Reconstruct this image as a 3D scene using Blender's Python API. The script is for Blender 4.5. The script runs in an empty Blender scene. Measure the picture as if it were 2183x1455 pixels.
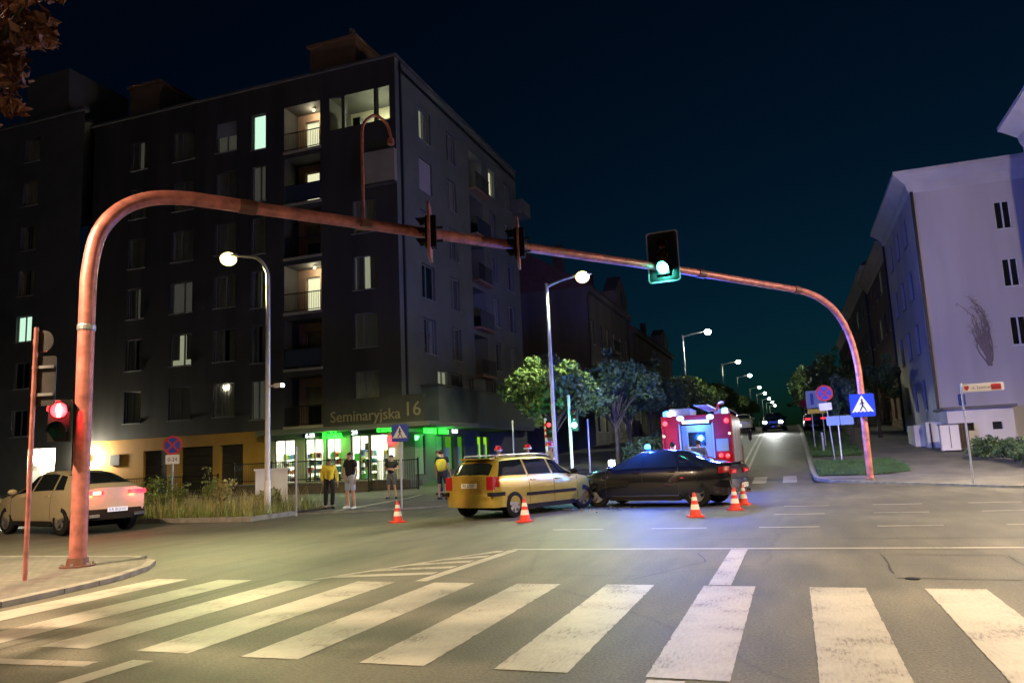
import bpy, bmesh, math, random
import numpy as np
from mathutils import Matrix, Vector
random.seed(7); np.random.seed(7)
R = math.radians
SC = bpy.context.scene
COL = SC.collection

# ------------------------------------------------------------------ camera
cd = bpy.data.cameras.new('camera'); cam = bpy.data.objects.new('camera', cd); COL.objects.link(cam)
cd.sensor_width = 36.0; cd.lens = 27.21; cd.clip_start = 0.05; cd.clip_end = 4000
CAMM = [[0.93971, 0.09120, 0.32959], [0.33913, -0.12441, -0.93248], [-0.04404, 0.98803, -0.14784]]
mw = Matrix(CAMM).to_4x4(); mw.translation = (0, 0, 1.45); cam.matrix_world = mw
SC.camera = cam
# ------------------------------------------------------------------ sky and moon-weak sun
wd = bpy.data.worlds.new('World'); SC.world = wd; wd.use_nodes = True
wn = wd.node_tree.nodes; wl = wd.node_tree.links
sky = wn.new('ShaderNodeTexSky'); sky.sky_type = 'NISHITA'; sky.sun_disc = False
sky.sun_elevation = R(-4.2); sky.sun_rotation = R(20); sky.altitude = 300; sky.ozone_density = 4.0
wn['Background'].inputs['Strength'].default_value = 0.085
tn = wn.new('ShaderNodeMix'); tn.data_type = 'RGBA'; tn.blend_type = 'MULTIPLY'; tn.inputs[0].default_value = 1.0; tn.inputs[7].default_value = (0.15, 1.0, 0.55, 1)
wl.new(sky.outputs['Color'], tn.inputs[6]); wl.new(tn.outputs[2], wn['Background'].inputs['Color'])
sd = bpy.data.lights.new('sun', 'SUN'); sun = bpy.data.objects.new('sun', sd); COL.objects.link(sun)
sd.energy = 0.006; sd.angle = R(1.0); sd.color = (0.75, 0.85, 1.0)
sun.rotation_euler = (R(50), 0, R(-20))
SC.view_settings.view_transform = 'Standard'; SC.view_settings.look = 'None'
SC.view_settings.exposure = 2.35; SC.view_settings.gamma = 1.0
SC.cycles.max_bounces = 5; SC.cycles.diffuse_bounces = 2; SC.cycles.glossy_bounces = 3
SC.cycles.transparent_max_bounces = 8; SC.cycles.sample_clamp_indirect = 4.0
SC.cycles.caustics_reflective = False; SC.cycles.caustics_refractive = False
SC.cycles.use_denoising = True

# ------------------------------------------------------------------ materials
MATS = {}
def mat(name, col, rough=0.6, metal=0.0, var=0.0, scale=4.0, bump=0.0, bscale=60.0, emit=None, es=0.0, coat=0.0, spec=0.5, streak=False, detail=6.0):
    if name in MATS: return MATS[name]
    m = bpy.data.materials.new(name); m.use_nodes = True
    nt = m.node_tree; n = nt.nodes; l = nt.links; b = n['Principled BSDF']
    b.inputs['Base Color'].default_value = (*col, 1); b.inputs['Roughness'].default_value = rough
    b.inputs['Metallic'].default_value = metal; b.inputs['Coat Weight'].default_value = coat
    b.inputs['Specular IOR Level'].default_value = spec
    if var > 0:
        tc = n.new('ShaderNodeTexCoord'); nz = n.new('ShaderNodeTexNoise'); nz.inputs['Scale'].default_value = scale
        nz.inputs['Detail'].default_value = detail
        src = tc.outputs['Object']
        if streak:
            mp = n.new('ShaderNodeMapping'); mp.inputs['Scale'].default_value = (1, 1, 0.12); l.new(src, mp.inputs['Vector']); src = mp.outputs['Vector']
        l.new(src, nz.inputs['Vector'])
        cr = n.new('ShaderNodeValToRGB'); cr.color_ramp.elements[0].position = 0.3; cr.color_ramp.elements[1].position = 0.7
        cr.color_ramp.elements[0].color = (*[max(0, c*(1-var)) for c in col], 1)
        cr.color_ramp.elements[1].color = (*[min(1, c*(1+var)) for c in col], 1)
        l.new(nz.outputs['Fac'], cr.inputs['Fac']); l.new(cr.outputs['Color'], b.inputs['Base Color'])
    if bump > 0:
        tc2 = n.new('ShaderNodeTexCoord'); n2 = n.new('ShaderNodeTexNoise'); n2.inputs['Scale'].default_value = bscale; n2.inputs['Detail'].default_value = 4
        l.new(tc2.outputs['Object'], n2.inputs['Vector'])
        bp = n.new('ShaderNodeBump'); bp.inputs['Strength'].default_value = bump; bp.inputs['Distance'].default_value = 0.02
        l.new(n2.outputs['Fac'], bp.inputs['Height']); l.new(bp.outputs['Normal'], b.inputs['Normal'])
    if emit is not None:
        b.inputs['Emission Color'].default_value = (*emit, 1); b.inputs['Emission Strength'].default_value = es
    MATS[name] = m
    return m

def glass_mat(name, tint=(0.8, 0.85, 0.85), refl=0.12, rough=0.03):
    if name in MATS: return MATS[name]
    m = bpy.data.materials.new(name); m.use_nodes = True
    nt = m.node_tree; n = nt.nodes; l = nt.links; n.remove(n['Principled BSDF'])
    tr = n.new('ShaderNodeBsdfTransparent'); tr.inputs['Color'].default_value = (*tint, 1)
    gl = n.new('ShaderNodeBsdfGlossy'); gl.inputs['Roughness'].default_value = rough; gl.inputs['Color'].default_value = (1, 1, 1, 1)
    lw = n.new('ShaderNodeLayerWeight'); lw.inputs['Blend'].default_value = 0.5
    fr = n.new('ShaderNodeMath'); fr.operation = 'POWER'; fr.inputs[1].default_value = 4.0; l.new(lw.outputs['Facing'], fr.inputs[0])
    ad = n.new('ShaderNodeMath'); ad.operation = 'ADD'; ad.inputs[1].default_value = refl; ad.use_clamp = True
    mx = n.new('ShaderNodeMixShader'); l.new(fr.outputs[0], ad.inputs[0]); l.new(ad.outputs[0], mx.inputs[0])
    l.new(tr.outputs[0], mx.inputs[1]); l.new(gl.outputs[0], mx.inputs[2]); l.new(mx.outputs[0], n['Material Output'].inputs[0])
    MATS[name] = m
    return m

def asphalt_mat():
    m = bpy.data.materials.new('asphalt'); m.use_nodes = True
    nt = m.node_tree; n = nt.nodes; l = nt.links; b = n['Principled BSDF']
    tc = n.new('ShaderNodeTexCoord')
    def noise(s, d, sx=1.0, sy=1.0):
        mp = n.new('ShaderNodeMapping'); mp.inputs['Scale'].default_value = (sx, sy, 1); l.new(tc.outputs['Object'], mp.inputs['Vector'])
        z = n.new('ShaderNodeTexNoise'); z.inputs['Scale'].default_value = s; z.inputs['Detail'].default_value = d; l.new(mp.outputs['Vector'], z.inputs['Vector']); return z
    big = noise(0.35, 5); mid = noise(2.2, 6, 1.0, 0.25); fine = noise(42, 4)
    a = n.new('ShaderNodeValToRGB'); a.color_ramp.elements[0].color = (0.058, 0.056, 0.046, 1); a.color_ramp.elements[1].color = (0.108, 0.103, 0.082, 1)
    a.color_ramp.elements[0].position = 0.32; a.color_ramp.elements[1].position = 0.7; l.new(big.outputs['Fac'], a.inputs['Fac'])
    c = n.new('ShaderNodeValToRGB'); c.color_ramp.elements[0].color = (0.72, 0.72, 0.72, 1); c.color_ramp.elements[1].color = (1.2, 1.18, 1.15, 1)
    c.color_ramp.elements[0].position = 0.35; c.color_ramp.elements[1].position = 0.68; l.new(mid.outputs['Fac'], c.inputs['Fac'])
    d = n.new('ShaderNodeValToRGB'); d.color_ramp.elements[0].color = (0.45, 0.45, 0.45, 1); d.color_ramp.elements[1].color = (1.7, 1.7, 1.65, 1)
    d.color_ramp.elements[0].position = 0.3; d.color_ramp.elements[1].position = 0.72; l.new(fine.outputs['Fac'], d.inputs['Fac'])
    m1 = n.new('ShaderNodeMix'); m1.data_type = 'RGBA'; m1.blend_type = 'MULTIPLY'; m1.inputs[0].default_value = 1
    l.new(a.outputs[0], m1.inputs[6]); l.new(c.outputs[0], m1.inputs[7])
    m2 = n.new('ShaderNodeMix'); m2.data_type = 'RGBA'; m2.blend_type = 'MULTIPLY'; m2.inputs[0].default_value = 0.8
    l.new(m1.outputs[2], m2.inputs[6]); l.new(d.outputs[0], m2.inputs[7])
    # thin cracks
    vo = n.new('ShaderNodeTexVoronoi'); vo.feature = 'DISTANCE_TO_EDGE'; vo.inputs['Scale'].default_value = 0.22
    wz = noise(1.3, 4); vm = n.new('ShaderNodeMix'); vm.data_type = 'RGBA'; vm.inputs[0].default_value = 0.25
    l.new(tc.outputs['Object'], vm.inputs[6]); l.new(wz.outputs['Color'], vm.inputs[7]); l.new(vm.outputs[2], vo.inputs['Vector'])
    ck = n.new('ShaderNodeValToRGB'); ck.color_ramp.elements[0].color = (0.72, 0.72, 0.72, 1); ck.color_ramp.elements[1].color = (1, 1, 1, 1)
    ck.color_ramp.elements[0].position = 0.0; ck.color_ramp.elements[1].position = 0.006; l.new(vo.outputs['Distance'], ck.inputs['Fac'])
    m3 = n.new('ShaderNodeMix'); m3.data_type = 'RGBA'; m3.blend_type = 'MULTIPLY'; m3.inputs[0].default_value = 1
    l.new(m2.outputs[2], m3.inputs[6]); l.new(ck.outputs[0], m3.inputs[7])
    l.new(m3.outputs[2], b.inputs['Base Color'])
    rr = n.new('ShaderNodeValToRGB'); rr.color_ramp.elements[0].color = (0.52, 0.52, 0.52, 1); rr.color_ramp.elements[1].color = (0.8, 0.8, 0.8, 1)
    l.new(big.outputs['Fac'], rr.inputs['Fac']); l.new(rr.outputs[0], b.inputs['Roughness'])
    bp = n.new('ShaderNodeBump'); bp.inputs['Strength'].default_value = 0.35; bp.inputs['Distance'].default_value = 0.012
    l.new(fine.outputs['Fac'], bp.inputs['Height']); l.new(bp.outputs['Normal'], b.inputs['Normal'])
    MATS['asphalt'] = m; return m

def paint_mat():
    m = bpy.data.materials.new('road_paint'); m.use_nodes = True
    nt = m.node_tree; n = nt.nodes; l = nt.links; b = n['Principled BSDF']
    tc = n.new('ShaderNodeTexCoord')
    mp = n.new('ShaderNodeMapping'); mp.inputs['Scale'].default_value = (6, 1.2, 1); l.new(tc.outputs['Object'], mp.inputs['Vector'])
    z = n.new('ShaderNodeTexNoise'); z.inputs['Scale'].default_value = 7; z.inputs['Detail'].default_value = 8; z.inputs['Roughness'].default_value = 0.7; l.new(mp.outputs[0], z.inputs['Vector'])
    z2 = n.new('ShaderNodeTexNoise'); z2.inputs['Scale'].default_value = 1.9; z2.inputs['Detail'].default_value = 5; l.new(tc.outputs['Object'], z2.inputs['Vector'])
    ad = n.new('ShaderNodeMath'); ad.operation = 'ADD'; l.new(z.outputs['Fac'], ad.inputs[0]); l.new(z2.outputs['Fac'], ad.inputs[1])
    c = n.new('ShaderNodeValToRGB'); c.color_ramp.elements[0].position = 0.41; c.color_ramp.elements[1].position = 0.58
    c.color_ramp.elements[0].color = (0.15, 0.14, 0.12, 1); c.color_ramp.elements[1].color = (0.36, 0.34, 0.30, 1)
    e = c.color_ramp.elements.new(0.45); e.color = (0.28, 0.265, 0.235, 1)
    hf = n.new('ShaderNodeMath'); hf.operation = 'MULTIPLY'; hf.inputs[1].default_value = 0.5; l.new(ad.outputs[0], hf.inputs[0])
    l.new(hf.outputs[0], c.inputs['Fac']); l.new(c.outputs[0], b.inputs['Base Color'])
    b.inputs['Roughness'].default_value = 0.55
    bp = n.new('ShaderNodeBump'); bp.inputs['Strength'].default_value = 0.3; bp.inputs['Distance'].default_value = 0.008
    l.new(z.outputs['Fac'], bp.inputs['Height']); l.new(bp.outputs['Normal'], b.inputs['Normal'])
    MATS['road_paint'] = m; return m

def paving_mat(name, c1, c2, sx=5.0, sy=10.0):
    m = bpy.data.materials.new(name); m.use_nodes = True
    nt = m.node_tree; n = nt.nodes; l = nt.links; b = n['Principled BSDF']
    tc = n.new('ShaderNodeTexCoord'); br = n.new('ShaderNodeTexBrick'); l.new(tc.outputs['Object'], br.inputs['Vector'])
    br.inputs['Scale'].default_value = 1.0; br.inputs['Brick Width'].default_value = 1.0/sx*1.0; br.inputs['Row Height'].default_value = 1.0/sy
    br.inputs['Mortar Size'].default_value = 0.006; br.inputs['Color1'].default_value = (*c1, 1); br.inputs['Color2'].default_value = (*c2, 1)
    br.inputs['Mortar'].default_value = (*[x*0.4 for x in c1], 1)
    z = n.new('ShaderNodeTexNoise'); z.inputs['Scale'].default_value = 0.8; z.inputs['Detail'].default_value = 7; l.new(tc.outputs['Object'], z.inputs['Vector'])
    cr = n.new('ShaderNodeValToRGB'); cr.color_ramp.elements[0].color = (0.6, 0.6, 0.6, 1); cr.color_ramp.elements[1].color = (1.15, 1.12, 1.08, 1)
    cr.color_ramp.elements[0].position = 0.3; cr.color_ramp.elements[1].position = 0.7
    l.new(z.outputs['Fac'], cr.inputs['Fac'])
    mx = n.new('ShaderNodeMix'); mx.data_type = 'RGBA'; mx.blend_type = 'MULTIPLY'; mx.inputs[0].default_value = 1
    l.new(br.outputs['Color'], mx.inputs[6]); l.new(cr.outputs[0], mx.inputs[7]); l.new(mx.outputs[2], b.inputs['Base Color'])
    b.inputs['Roughness'].default_value = 0.8
    bp = n.new('ShaderNodeBump'); bp.inputs['Strength'].default_value = 0.4; bp.inputs['Distance'].default_value = 0.01
    l.new(br.outputs['Fac'], bp.inputs['Height']); bp.invert = True; l.new(bp.outputs['Normal'], b.inputs['Normal'])
    MATS[name] = m; return m

asphalt_mat(); paint_mat()
paving_mat('paving', (0.125, 0.12, 0.11), (0.165, 0.16, 0.145))
paving_mat('facade_brick', (0.16, 0.10, 0.075), (0.20, 0.13, 0.10), 4.0, 13.0)
mat('kerbstone', (0.20, 0.195, 0.18), 0.8, var=0.3, scale=5, bump=0.3)
mat('soil', (0.035, 0.03, 0.022), 0.95, var=0.4, scale=3)
mat('turf', (0.03, 0.055, 0.018), 0.95, var=0.5, scale=2)
mat('grass_blade', (0.045, 0.10, 0.025), 0.7, var=0.5, scale=1.5)
mat('weed_leaf', (0.16, 0.20, 0.045), 0.65, var=0.5, scale=2.5)
mat('weed_dry', (0.32, 0.29, 0.12), 0.75, var=0.4, scale=3)
mat('leaf', (0.10, 0.155, 0.045), 0.55, var=0.5, scale=1.2)
mat('leaf_dark', (0.05, 0.09, 0.035), 0.55, var=0.5, scale=1.2)
mat('leaf_willow', (0.07, 0.13, 0.09), 0.55, var=0.4, scale=1.2)
mat('leaf_plum', (0.22, 0.09, 0.05), 0.6, var=0.5, scale=2)
mat('bark', (0.07, 0.055, 0.042), 0.9, var=0.4, scale=6, bump=0.6, bscale=20)
mat('galvanised', (0.42, 0.43, 0.44), 0.42, 0.75, var=0.15, scale=6)
mat('lamp_pole_paint', (0.62, 0.62, 0.60), 0.4, 0.2, var=0.08, scale=5)
mat('gantry_red_cast', (0.50, 0.18, 0.15), 0.42, 0.25, var=0.38, scale=5, bump=0.12, bscale=25, detail=9)  # metal coloured with the red light that falls on it
mat('gantry_joint', (0.16, 0.07, 0.05), 0.5, 0.3)
mat('black_plastic', (0.010, 0.010, 0.011), 0.55, spec=0.15)
mat('black_metal', (0.02, 0.02, 0.022), 0.4, 0.5)
mat('rubber', (0.015, 0.015, 0.016), 0.9, var=0.3, scale=20, spec=0.15)
mat('alloy', (0.55, 0.54, 0.52), 0.3, 0.85)
mat('alloy_dark', (0.26, 0.26, 0.27), 0.35, 0.7)
mat('chrome', (0.75, 0.75, 0.75), 0.12, 1.0)
mat('gold_paint', (0.44, 0.33, 0.055), 0.28, 0.35, coat=0.8, var=0.06, scale=8)
mat('silver_paint', (0.54, 0.46, 0.30), 0.28, 0.35, coat=0.8, var=0.04, scale=8)  # silver with the warm gold of lamplight mixed in
mat('black_paint', (0.007, 0.008, 0.012), 0.22, 0.0, coat=1.0, spec=0.35)
mat('red_paint', (0.30, 0.006, 0.010), 0.28, 0.0, coat=0.8, var=0.1, scale=2)
mat('white_paint', (0.72, 0.72, 0.70), 0.35, var=0.08, scale=3)
mat('wheel_well', (0.008, 0.008, 0.008), 1.0, spec=0.0)
glass_mat('car_glass', (0.22, 0.26, 0.26), 0.05)
glass_mat('pane_glass', (0.85, 0.88, 0.86), 0.04)
mat('seat_fabric', (0.025, 0.025, 0.028), 0.9)
mat('tail_red', (0.30, 0.006, 0.012), 0.25, coat=0.6)
mat('tail_lit', (0.5, 0.01, 0.015), 0.3, emit=(1, 0.02, 0.03), es=0.75)
mat('brake_lit', (0.8, 0.1, 0.1), 0.3, emit=(1, 0.45, 0.25), es=1.2)
mat('lamp_clear', (0.6, 0.62, 0.65), 0.1, 0.3, coat=1.0)
mat('plate_white', (0.75, 0.75, 0.72), 0.4)
mat('plate_lit', (0.7, 0.75, 0.85), 0.4, emit=(0.5, 0.7, 1.0), es=0.08)
mat('ink', (0.015, 0.015, 0.02), 0.5)
mat('sign_blue', (0.012, 0.05, 0.42), 0.4)
mat('sign_red', (0.55, 0.015, 0.03), 0.4)
mat('sign_white', (0.8, 0.8, 0.8), 0.4)
mat('sign_yellow', (0.75, 0.52, 0.02), 0.4)
mat('sign_back', (0.05, 0.045, 0.045), 0.5, 0.4, var=0.2)
mat('sign_pale_blue', (0.22, 0.32, 0.58), 0.5)
mat('cone_red', (0.70, 0.045, 0.02), 0.5, var=0.15, scale=8)
mat('cone_white', (0.8, 0.76, 0.70), 0.35)
mat('skin', (0.46, 0.25, 0.17), 0.55)
mat('hair', (0.03, 0.022, 0.016), 0.7)
mat('cloth_black', (0.014, 0.014, 0.016), 0.9)
mat('cloth_navy', (0.02, 0.025, 0.045), 0.9)
mat('cloth_grey', (0.10, 0.10, 0.12), 0.9)
mat('cloth_denim', (0.35, 0.40, 0.48), 0.9)
mat('cloth_pale_blue', (0.38, 0.42, 0.58), 0.9)
mat('cloth_yellow', (0.72, 0.58, 0.05), 0.8)
mat('vest_yellow', (0.78, 0.70, 0.08), 0.7)
mat('reflective', (0.75, 0.75, 0.72), 0.3, 0.4)
mat('cloth_sand', (0.32, 0.25, 0.14), 0.9)
mat('shoe_white', (0.7, 0.7, 0.68), 0.7)
mat('helmet_red', (0.55, 0.012, 0.02), 0.25, coat=0.8)
mat('lamp_glow', (1, 1, 1), 0.5, emit=(1.0, 0.84, 0.30), es=0.7)
mat('lamp_glow_far', (1, 1, 1), 0.5, emit=(1.0, 0.95, 0.72), es=16)
mat('blue_glow', (0.1, 0.3, 1), 0.3, emit=(0.03, 0.20, 1.0), es=1.5)
mat('cyan_glow', (0.3, 0.7, 1), 0.3, emit=(0.16, 0.66, 1.0), es=1.3)
mat('green_glow', (0.1, 1, 0.7), 0.3, emit=(0.15, 1.0, 0.72), es=20)
mat('red_glow', (1, 0.1, 0.1), 0.3, emit=(1.0, 0.03, 0.04), es=0.8)
mat('red_man_glow', (1, 0.3, 0.2), 0.3, emit=(1.0, 0.28, 0.2), es=16)
mat('head_glow', (1, 1, 1), 0.3, emit=(0.95, 1.0, 0.95), es=9)
mat('lens_red_off', (0.05, 0.006, 0.006), 0.2, coat=0.5)
mat('lens_amber_off', (0.06, 0.035, 0.004), 0.2, coat=0.5)
mat('lens_green_off', (0.004, 0.04, 0.03), 0.2, coat=0.5)

# ------------------------------------------------------------------ mesh helpers
class MB:
    def __init__(s): s.v = []; s.f = []; s.m = []
    def add(s, vs, fs, mi=0):
        o = len(s.v); s.v += [tuple(map(float, v)) for v in vs]; s.f += [tuple(i+o for i in f) for f in fs]; s.m += [mi]*len(fs); return s
    def box(s, x0, x1, y0, y1, z0, z1, mi=0):
        return s.add([(x0,y0,z0),(x1,y0,z0),(x1,y1,z0),(x0,y1,z0),(x0,y0,z1),(x1,y0,z1),(x1,y1,z1),(x0,y1,z1)],
                     [(3,2,1,0),(4,5,6,7),(0,1,5,4),(1,2,6,5),(2,3,7,6),(3,0,4,7)], mi)
    def tube(s, path, r, n=10, cap=True, mi=0):
        P = [Vector(p) for p in path]; k = len(P); rs = r if isinstance(r, (list, tuple)) else [r]*k
        vs = []; up = None
        for i in range(k):
            t = (P[min(i+1, k-1)]-P[max(i-1, 0)]).normalized()
            if up is None:
                up = Vector((0,0,1)) if abs(t.z) < 0.9 else Vector((1,0,0))
            a = t.cross(up)
            if a.length < 1e-4: a = t.cross(Vector((0.3,1,0.2)))
            a.normalize(); b = a.cross(t).normalized(); up = b
            for j in range(n):
                an = 2*math.pi*j/n; vs.append(P[i]+a*(rs[i]*math.cos(an))+b*(rs[i]*math.sin(an)))
        fs = [(i*n+j, i*n+(j+1)%n, (i+1)*n+(j+1)%n, (i+1)*n+j) for i in range(k-1) for j in range(n)]
        if cap: fs += [tuple(range(n-1, -1, -1)), tuple((k-1)*n+j for j in range(n))]
        return s.add(vs, fs, mi)
    def lathe(s, prof, n=16, c=(0,0,0), axis='z', mi=0, cap=True):
        vs = []
        for (r, h) in prof:
            for j in range(n):
                a = 2*math.pi*j/n; x, y = r*math.cos(a), r*math.sin(a)
                p = {'z': (x, y, h), 'y': (x, h, y), 'x': (h, x, y)}[axis]; vs.append((p[0]+c[0], p[1]+c[1], p[2]+c[2]))
        k = len(prof)
        fs = [(i*n+j, i*n+(j+1)%n, (i+1)*n+(j+1)%n, (i+1)*n+j) for i in range(k-1) for j in range(n)]
        if cap: fs += [tuple(range(n-1, -1, -1)), tuple((k-1)*n+j for j in range(n))]
        if axis == 'y': fs = [f[::-1] for f in fs]
        return s.add(vs, fs, mi)
    def ball(s, c, rx, ry=None, rz=None, n=12, m=8, mi=0):
        ry = ry or rx; rz = rz or rx
        vs = []
        for i in range(m+1):
            t = math.pi*i/m
            for j in range(n):
                a = 2*math.pi*j/n; vs.append((c[0]+rx*math.sin(t)*math.cos(a), c[1]+ry*math.sin(t)*math.sin(a), c[2]+rz*math.cos(t)))
        fs = [(i*n+j, (i+1)*n+j, (i+1)*n+(j+1)%n, i*n+(j+1)%n) for i in range(m) for j in range(n)]
        return s.add(vs, fs, mi)
    def prism(s, poly, h0, h1, fn, mi=0):
        """poly in 2D, fn(a,b,h)->xyz"""
        n = len(poly); vs = [fn(a, b, h0) for a, b in poly]+[fn(a, b, h1) for a, b in poly]
        fs = [tuple(range(n-1, -1, -1)), tuple(range(n, 2*n))]+[(i, (i+1)%n, n+(i+1)%n, n+i) for i in range(n)]
        return s.add(vs, fs, mi)
    def mesh(s, name):
        me = bpy.data.meshes.new(name); me.from_pydata(s.v, [], s.f); me.update()
        if any(s.m): me.polygons.foreach_set('material_index', s.m)
        return me

def obj(name, mb, m, parent=None, smooth=False, loc=None, fix=True):
    me = mb.mesh(name) if isinstance(mb, MB) else mb
    for x in (m if isinstance(m, (list, tuple)) else [m]):
        me.materials.append(MATS[x] if isinstance(x, str) else x)
    if fix and isinstance(mb, MB):
        b = bmesh.new(); b.from_mesh(me); bmesh.ops.recalc_face_normals(b, faces=b.faces); b.to_mesh(me); b.free()
    if smooth:
        me.polygons.foreach_set('use_smooth', [True]*len(me.polygons)); me.set_sharp_from_angle(angle=R(40))
    o = bpy.data.objects.new(name, me); COL.objects.link(o)
    if parent is not None: o.parent = parent
    if loc is not None: o.location = loc
    return o
def tag(o, label=None, cat=None, group=None, kind=None):
    if label: o['label'] = label
    if cat: o['category'] = cat
    if group: o['group'] = group
    if kind: o['kind'] = kind
    return o
def thing(name, label, cat, loc=(0,0,0), rotz=0.0, group=None):
    o = bpy.data.objects.new(name, None); COL.objects.link(o); o.location = loc; o.rotation_euler = (0, 0, rotz)
    return tag(o, label, cat, group)
def copy_tree(o, parent=None):
    c = o.copy(); COL.objects.link(c); c.parent = parent
    for ch in list(o.children): copy_tree(ch, c)
    return c
def lamp(name, typ, loc, power, color, parent=None, radius=0.1, spot=None, blend=0.4, rot=None):
    d = bpy.data.lights.new(name, typ); d.energy = power; d.color = color
    if typ in ('POINT', 'SPOT'): d.shadow_soft_size = radius
    if typ == 'SPOT': d.spot_size = R(spot); d.spot_blend = blend
    o = bpy.data.objects.new(name, d); COL.objects.link(o); o.location = loc
    if rot: o.rotation_euler = rot
    if parent is not None: o.parent = parent
    return o
def text_mb(txt, size, fn, depth=0.0, align='CENTER', bold=0.0):
    """flat or extruded lettering; fn maps (x, y, z) of the text plane to xyz"""
    cu = bpy.data.curves.new('lettering', 'FONT'); cu.body = txt; cu.size = size; cu.align_x = align; cu.extrude = depth; cu.resolution_u = 3; cu.offset = bold
    o = bpy.data.objects.new('lettering', cu); COL.objects.link(o)
    dg = bpy.context.evaluated_depsgraph_get(); me = bpy.data.meshes.new_from_object(o.evaluated_get(dg))
    mb = MB(); mb.add([fn(*v.co) for v in me.vertices], [tuple(p.vertices) for p in me.polygons])
    bpy.data.objects.remove(o); bpy.data.meshes.remove(me); bpy.data.curves.remove(cu)
    return mb

# ------------------------------------------------------------------ terrain
def ramp(y): return float(np.interp(y, [28, 32, 50, 65, 85, 105, 133, 209, 400, 3000], [0, 0.13, 1.5, 2.55, 3.4, 3.9, 4.6, 6.4, 10.5, 10.5]))
def T(x, y):
    s = min(1, max(0, (x+21)/6.0)); s = s*s*(3-2*s)
    return ramp(y)*(0.35+0.65*s)
def steps(a, b, d):
    n = max(1, int(math.ceil((b-a)/d))); return [a+(b-a)*i/n for i in range(n+1)]
def strips(y0, y1, xl, xr, dz, dy=1.0, nx=6):
    mb = MB(); ys = sorted(set(steps(y0, y1, dy)))
    vs = []
    for y in ys:
        a = xl(y) if callable(xl) else xl; b = xr(y) if callable(xr) else xr
        vs += [(a+(b-a)*i/nx, y, T(a+(b-a)*i/nx, y)+dz) for i in range(nx+1)]
    k = nx+1
    mb.add(vs, [(r*k+i, r*k+i+1, (r+1)*k+i+1, (r+1)*k+i) for r in range(len(ys)-1) for i in range(nx)])
    return mb

g = MB(); xs = sorted(set(steps(-1500, -60, 120)+steps(-60, 60, 6)+steps(60, 1500, 120))); ys = sorted(set(steps(-300, 0, 50)+steps(0, 28, 7)+steps(28, 140, 2)+steps(140, 420, 14)+steps(420, 2600, 120)))
g.add([(x, y, T(x, y)-0.06) for y in ys for x in xs], [(j*len(xs)+i, j*len(xs)+i+1, (j+1)*len(xs)+i+1, (j+1)*len(xs)+i) for j in range(len(ys)-1) for i in range(len(xs)-1)])
tag(obj('ground', g, 'soil'), kind='structure')
road = tag(obj('road', strips(-14, 30.0, -70, 60, 0.0, 2.0, 12), 'asphalt'), kind='structure')
tag(obj('street', strips(30.0, 420, -5.0, 0.55, 0.0, 1.0, 4), 'asphalt'), kind='structure')

# road markings: each painted patch its own piece of the road
def mark(pts, name='road_marking', dz=0.005):
    out = []; n = len(pts)
    for i in range(n):                       # worn, slightly ragged edges
        a, b = pts[i], pts[(i+1) % n]; L = math.hypot(b[0]-a[0], b[1]-a[1]); k = max(2, min(60, int(L/0.05))); nx_, ny_ = (b[1]-a[1])/L, -(b[0]-a[0])/L
        for j in range(k):
            t = j/k; e = 0.0 if j == 0 else random.gauss(0, 0.0022)-(0.015*random.random() if random.random() < 0.04 else 0); out.append((a[0]+(b[0]-a[0])*t+nx_*e, a[1]+(b[1]-a[1])*t+ny_*e))
    return obj(name, MB().add([(x, y, T(x, y)+dz) for x, y in out], [tuple(range(len(out)))]), 'road_paint', road, fix=False)
for i in range(-8, 6):
    x0 = 0.02+1.06*i; sk = 0.02*random.uniform(-1, 1)
    mark([(x0, 5.25+sk), (x0+0.53, 5.25+sk), (x0+0.53, 8.75+sk), (x0, 8.75+sk)], 'crossing_stripe')
mark([(-1.0, 8.78), (-0.76, 8.78), (-0.75, 11.83), (-0.98, 11.83)], dz=0.0075)
mark([(-1.02, 0.5), (-0.78, 0.5), (-0.78, 5.2), (-1.02, 5.2)])
mark([(-4.35, 11.86), (9.0, 11.93), (9.0, 12.05), (-4.35, 11.97)])
mark([(-4.52, 8.82), (-4.36, 8.82), (-4.22, 11.8), (-4.38, 11.8)])
mark([(-6.05, 8.82), (-5.92, 8.82), (-4.45, 11.75), (-4.56, 11.75)])
for k in range(5):
    y = 9.0+k*0.55; a = (y-8.82)/3.0; xl = -5.9+1.5*a; xr = -4.55+0.15*a
    if xr-xl > 0.15: mark([(xl, y), (xr, y+0.35), (xr, y+0.55), (xl, y+0.2)])
mark([(-5.35, 1.2), (-5.2, 1.2), (-4.85, 5.0), (-5.05, 5.0)])
mark([(-8.2, 4.55), (-5.3, 4.75), (-5.3, 4.9), (-8.2, 4.7)])
for yy, x0, w in ((15.0, 1.23, 0.13), (17.75, 1.42, 0.14), (20.0, 1.6, 0.15)):
    for k in range(-3, 8):
        x = x0+1.95*k
        if yy > 16 and x < -1.0: continue
        mark([(x, yy-w/2), (x+1.02, yy-w/2), (x+1.02, yy+w/2), (x, yy+w/2)])
mark([(-13.7, 21.2), (-13.45, 21.2), (-14.6, 29.5), (-14.85, 29.5)], dz=0.047)
for k in range(4):
    x = -4.2+1.1*k+0.4; mark([(x, 30.6), (x+0.5, 30.6), (x+0.5, 33.2), (x, 33.2)], 'crossing_stripe', dz=0.008)
for x0 in (-2.35, -2.05):
    for y in steps(36, 120, 3)[:-1]:
        mark([(x0, y), (x0+0.12, y), (x0+0.12, y+3.0), (x0, y+3.0)], dz=0.006)
mark([(-4.6, 36.0), (-2.45, 36.0), (-2.45, 36.35), (-4.6, 36.35)], dz=0.006)

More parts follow.
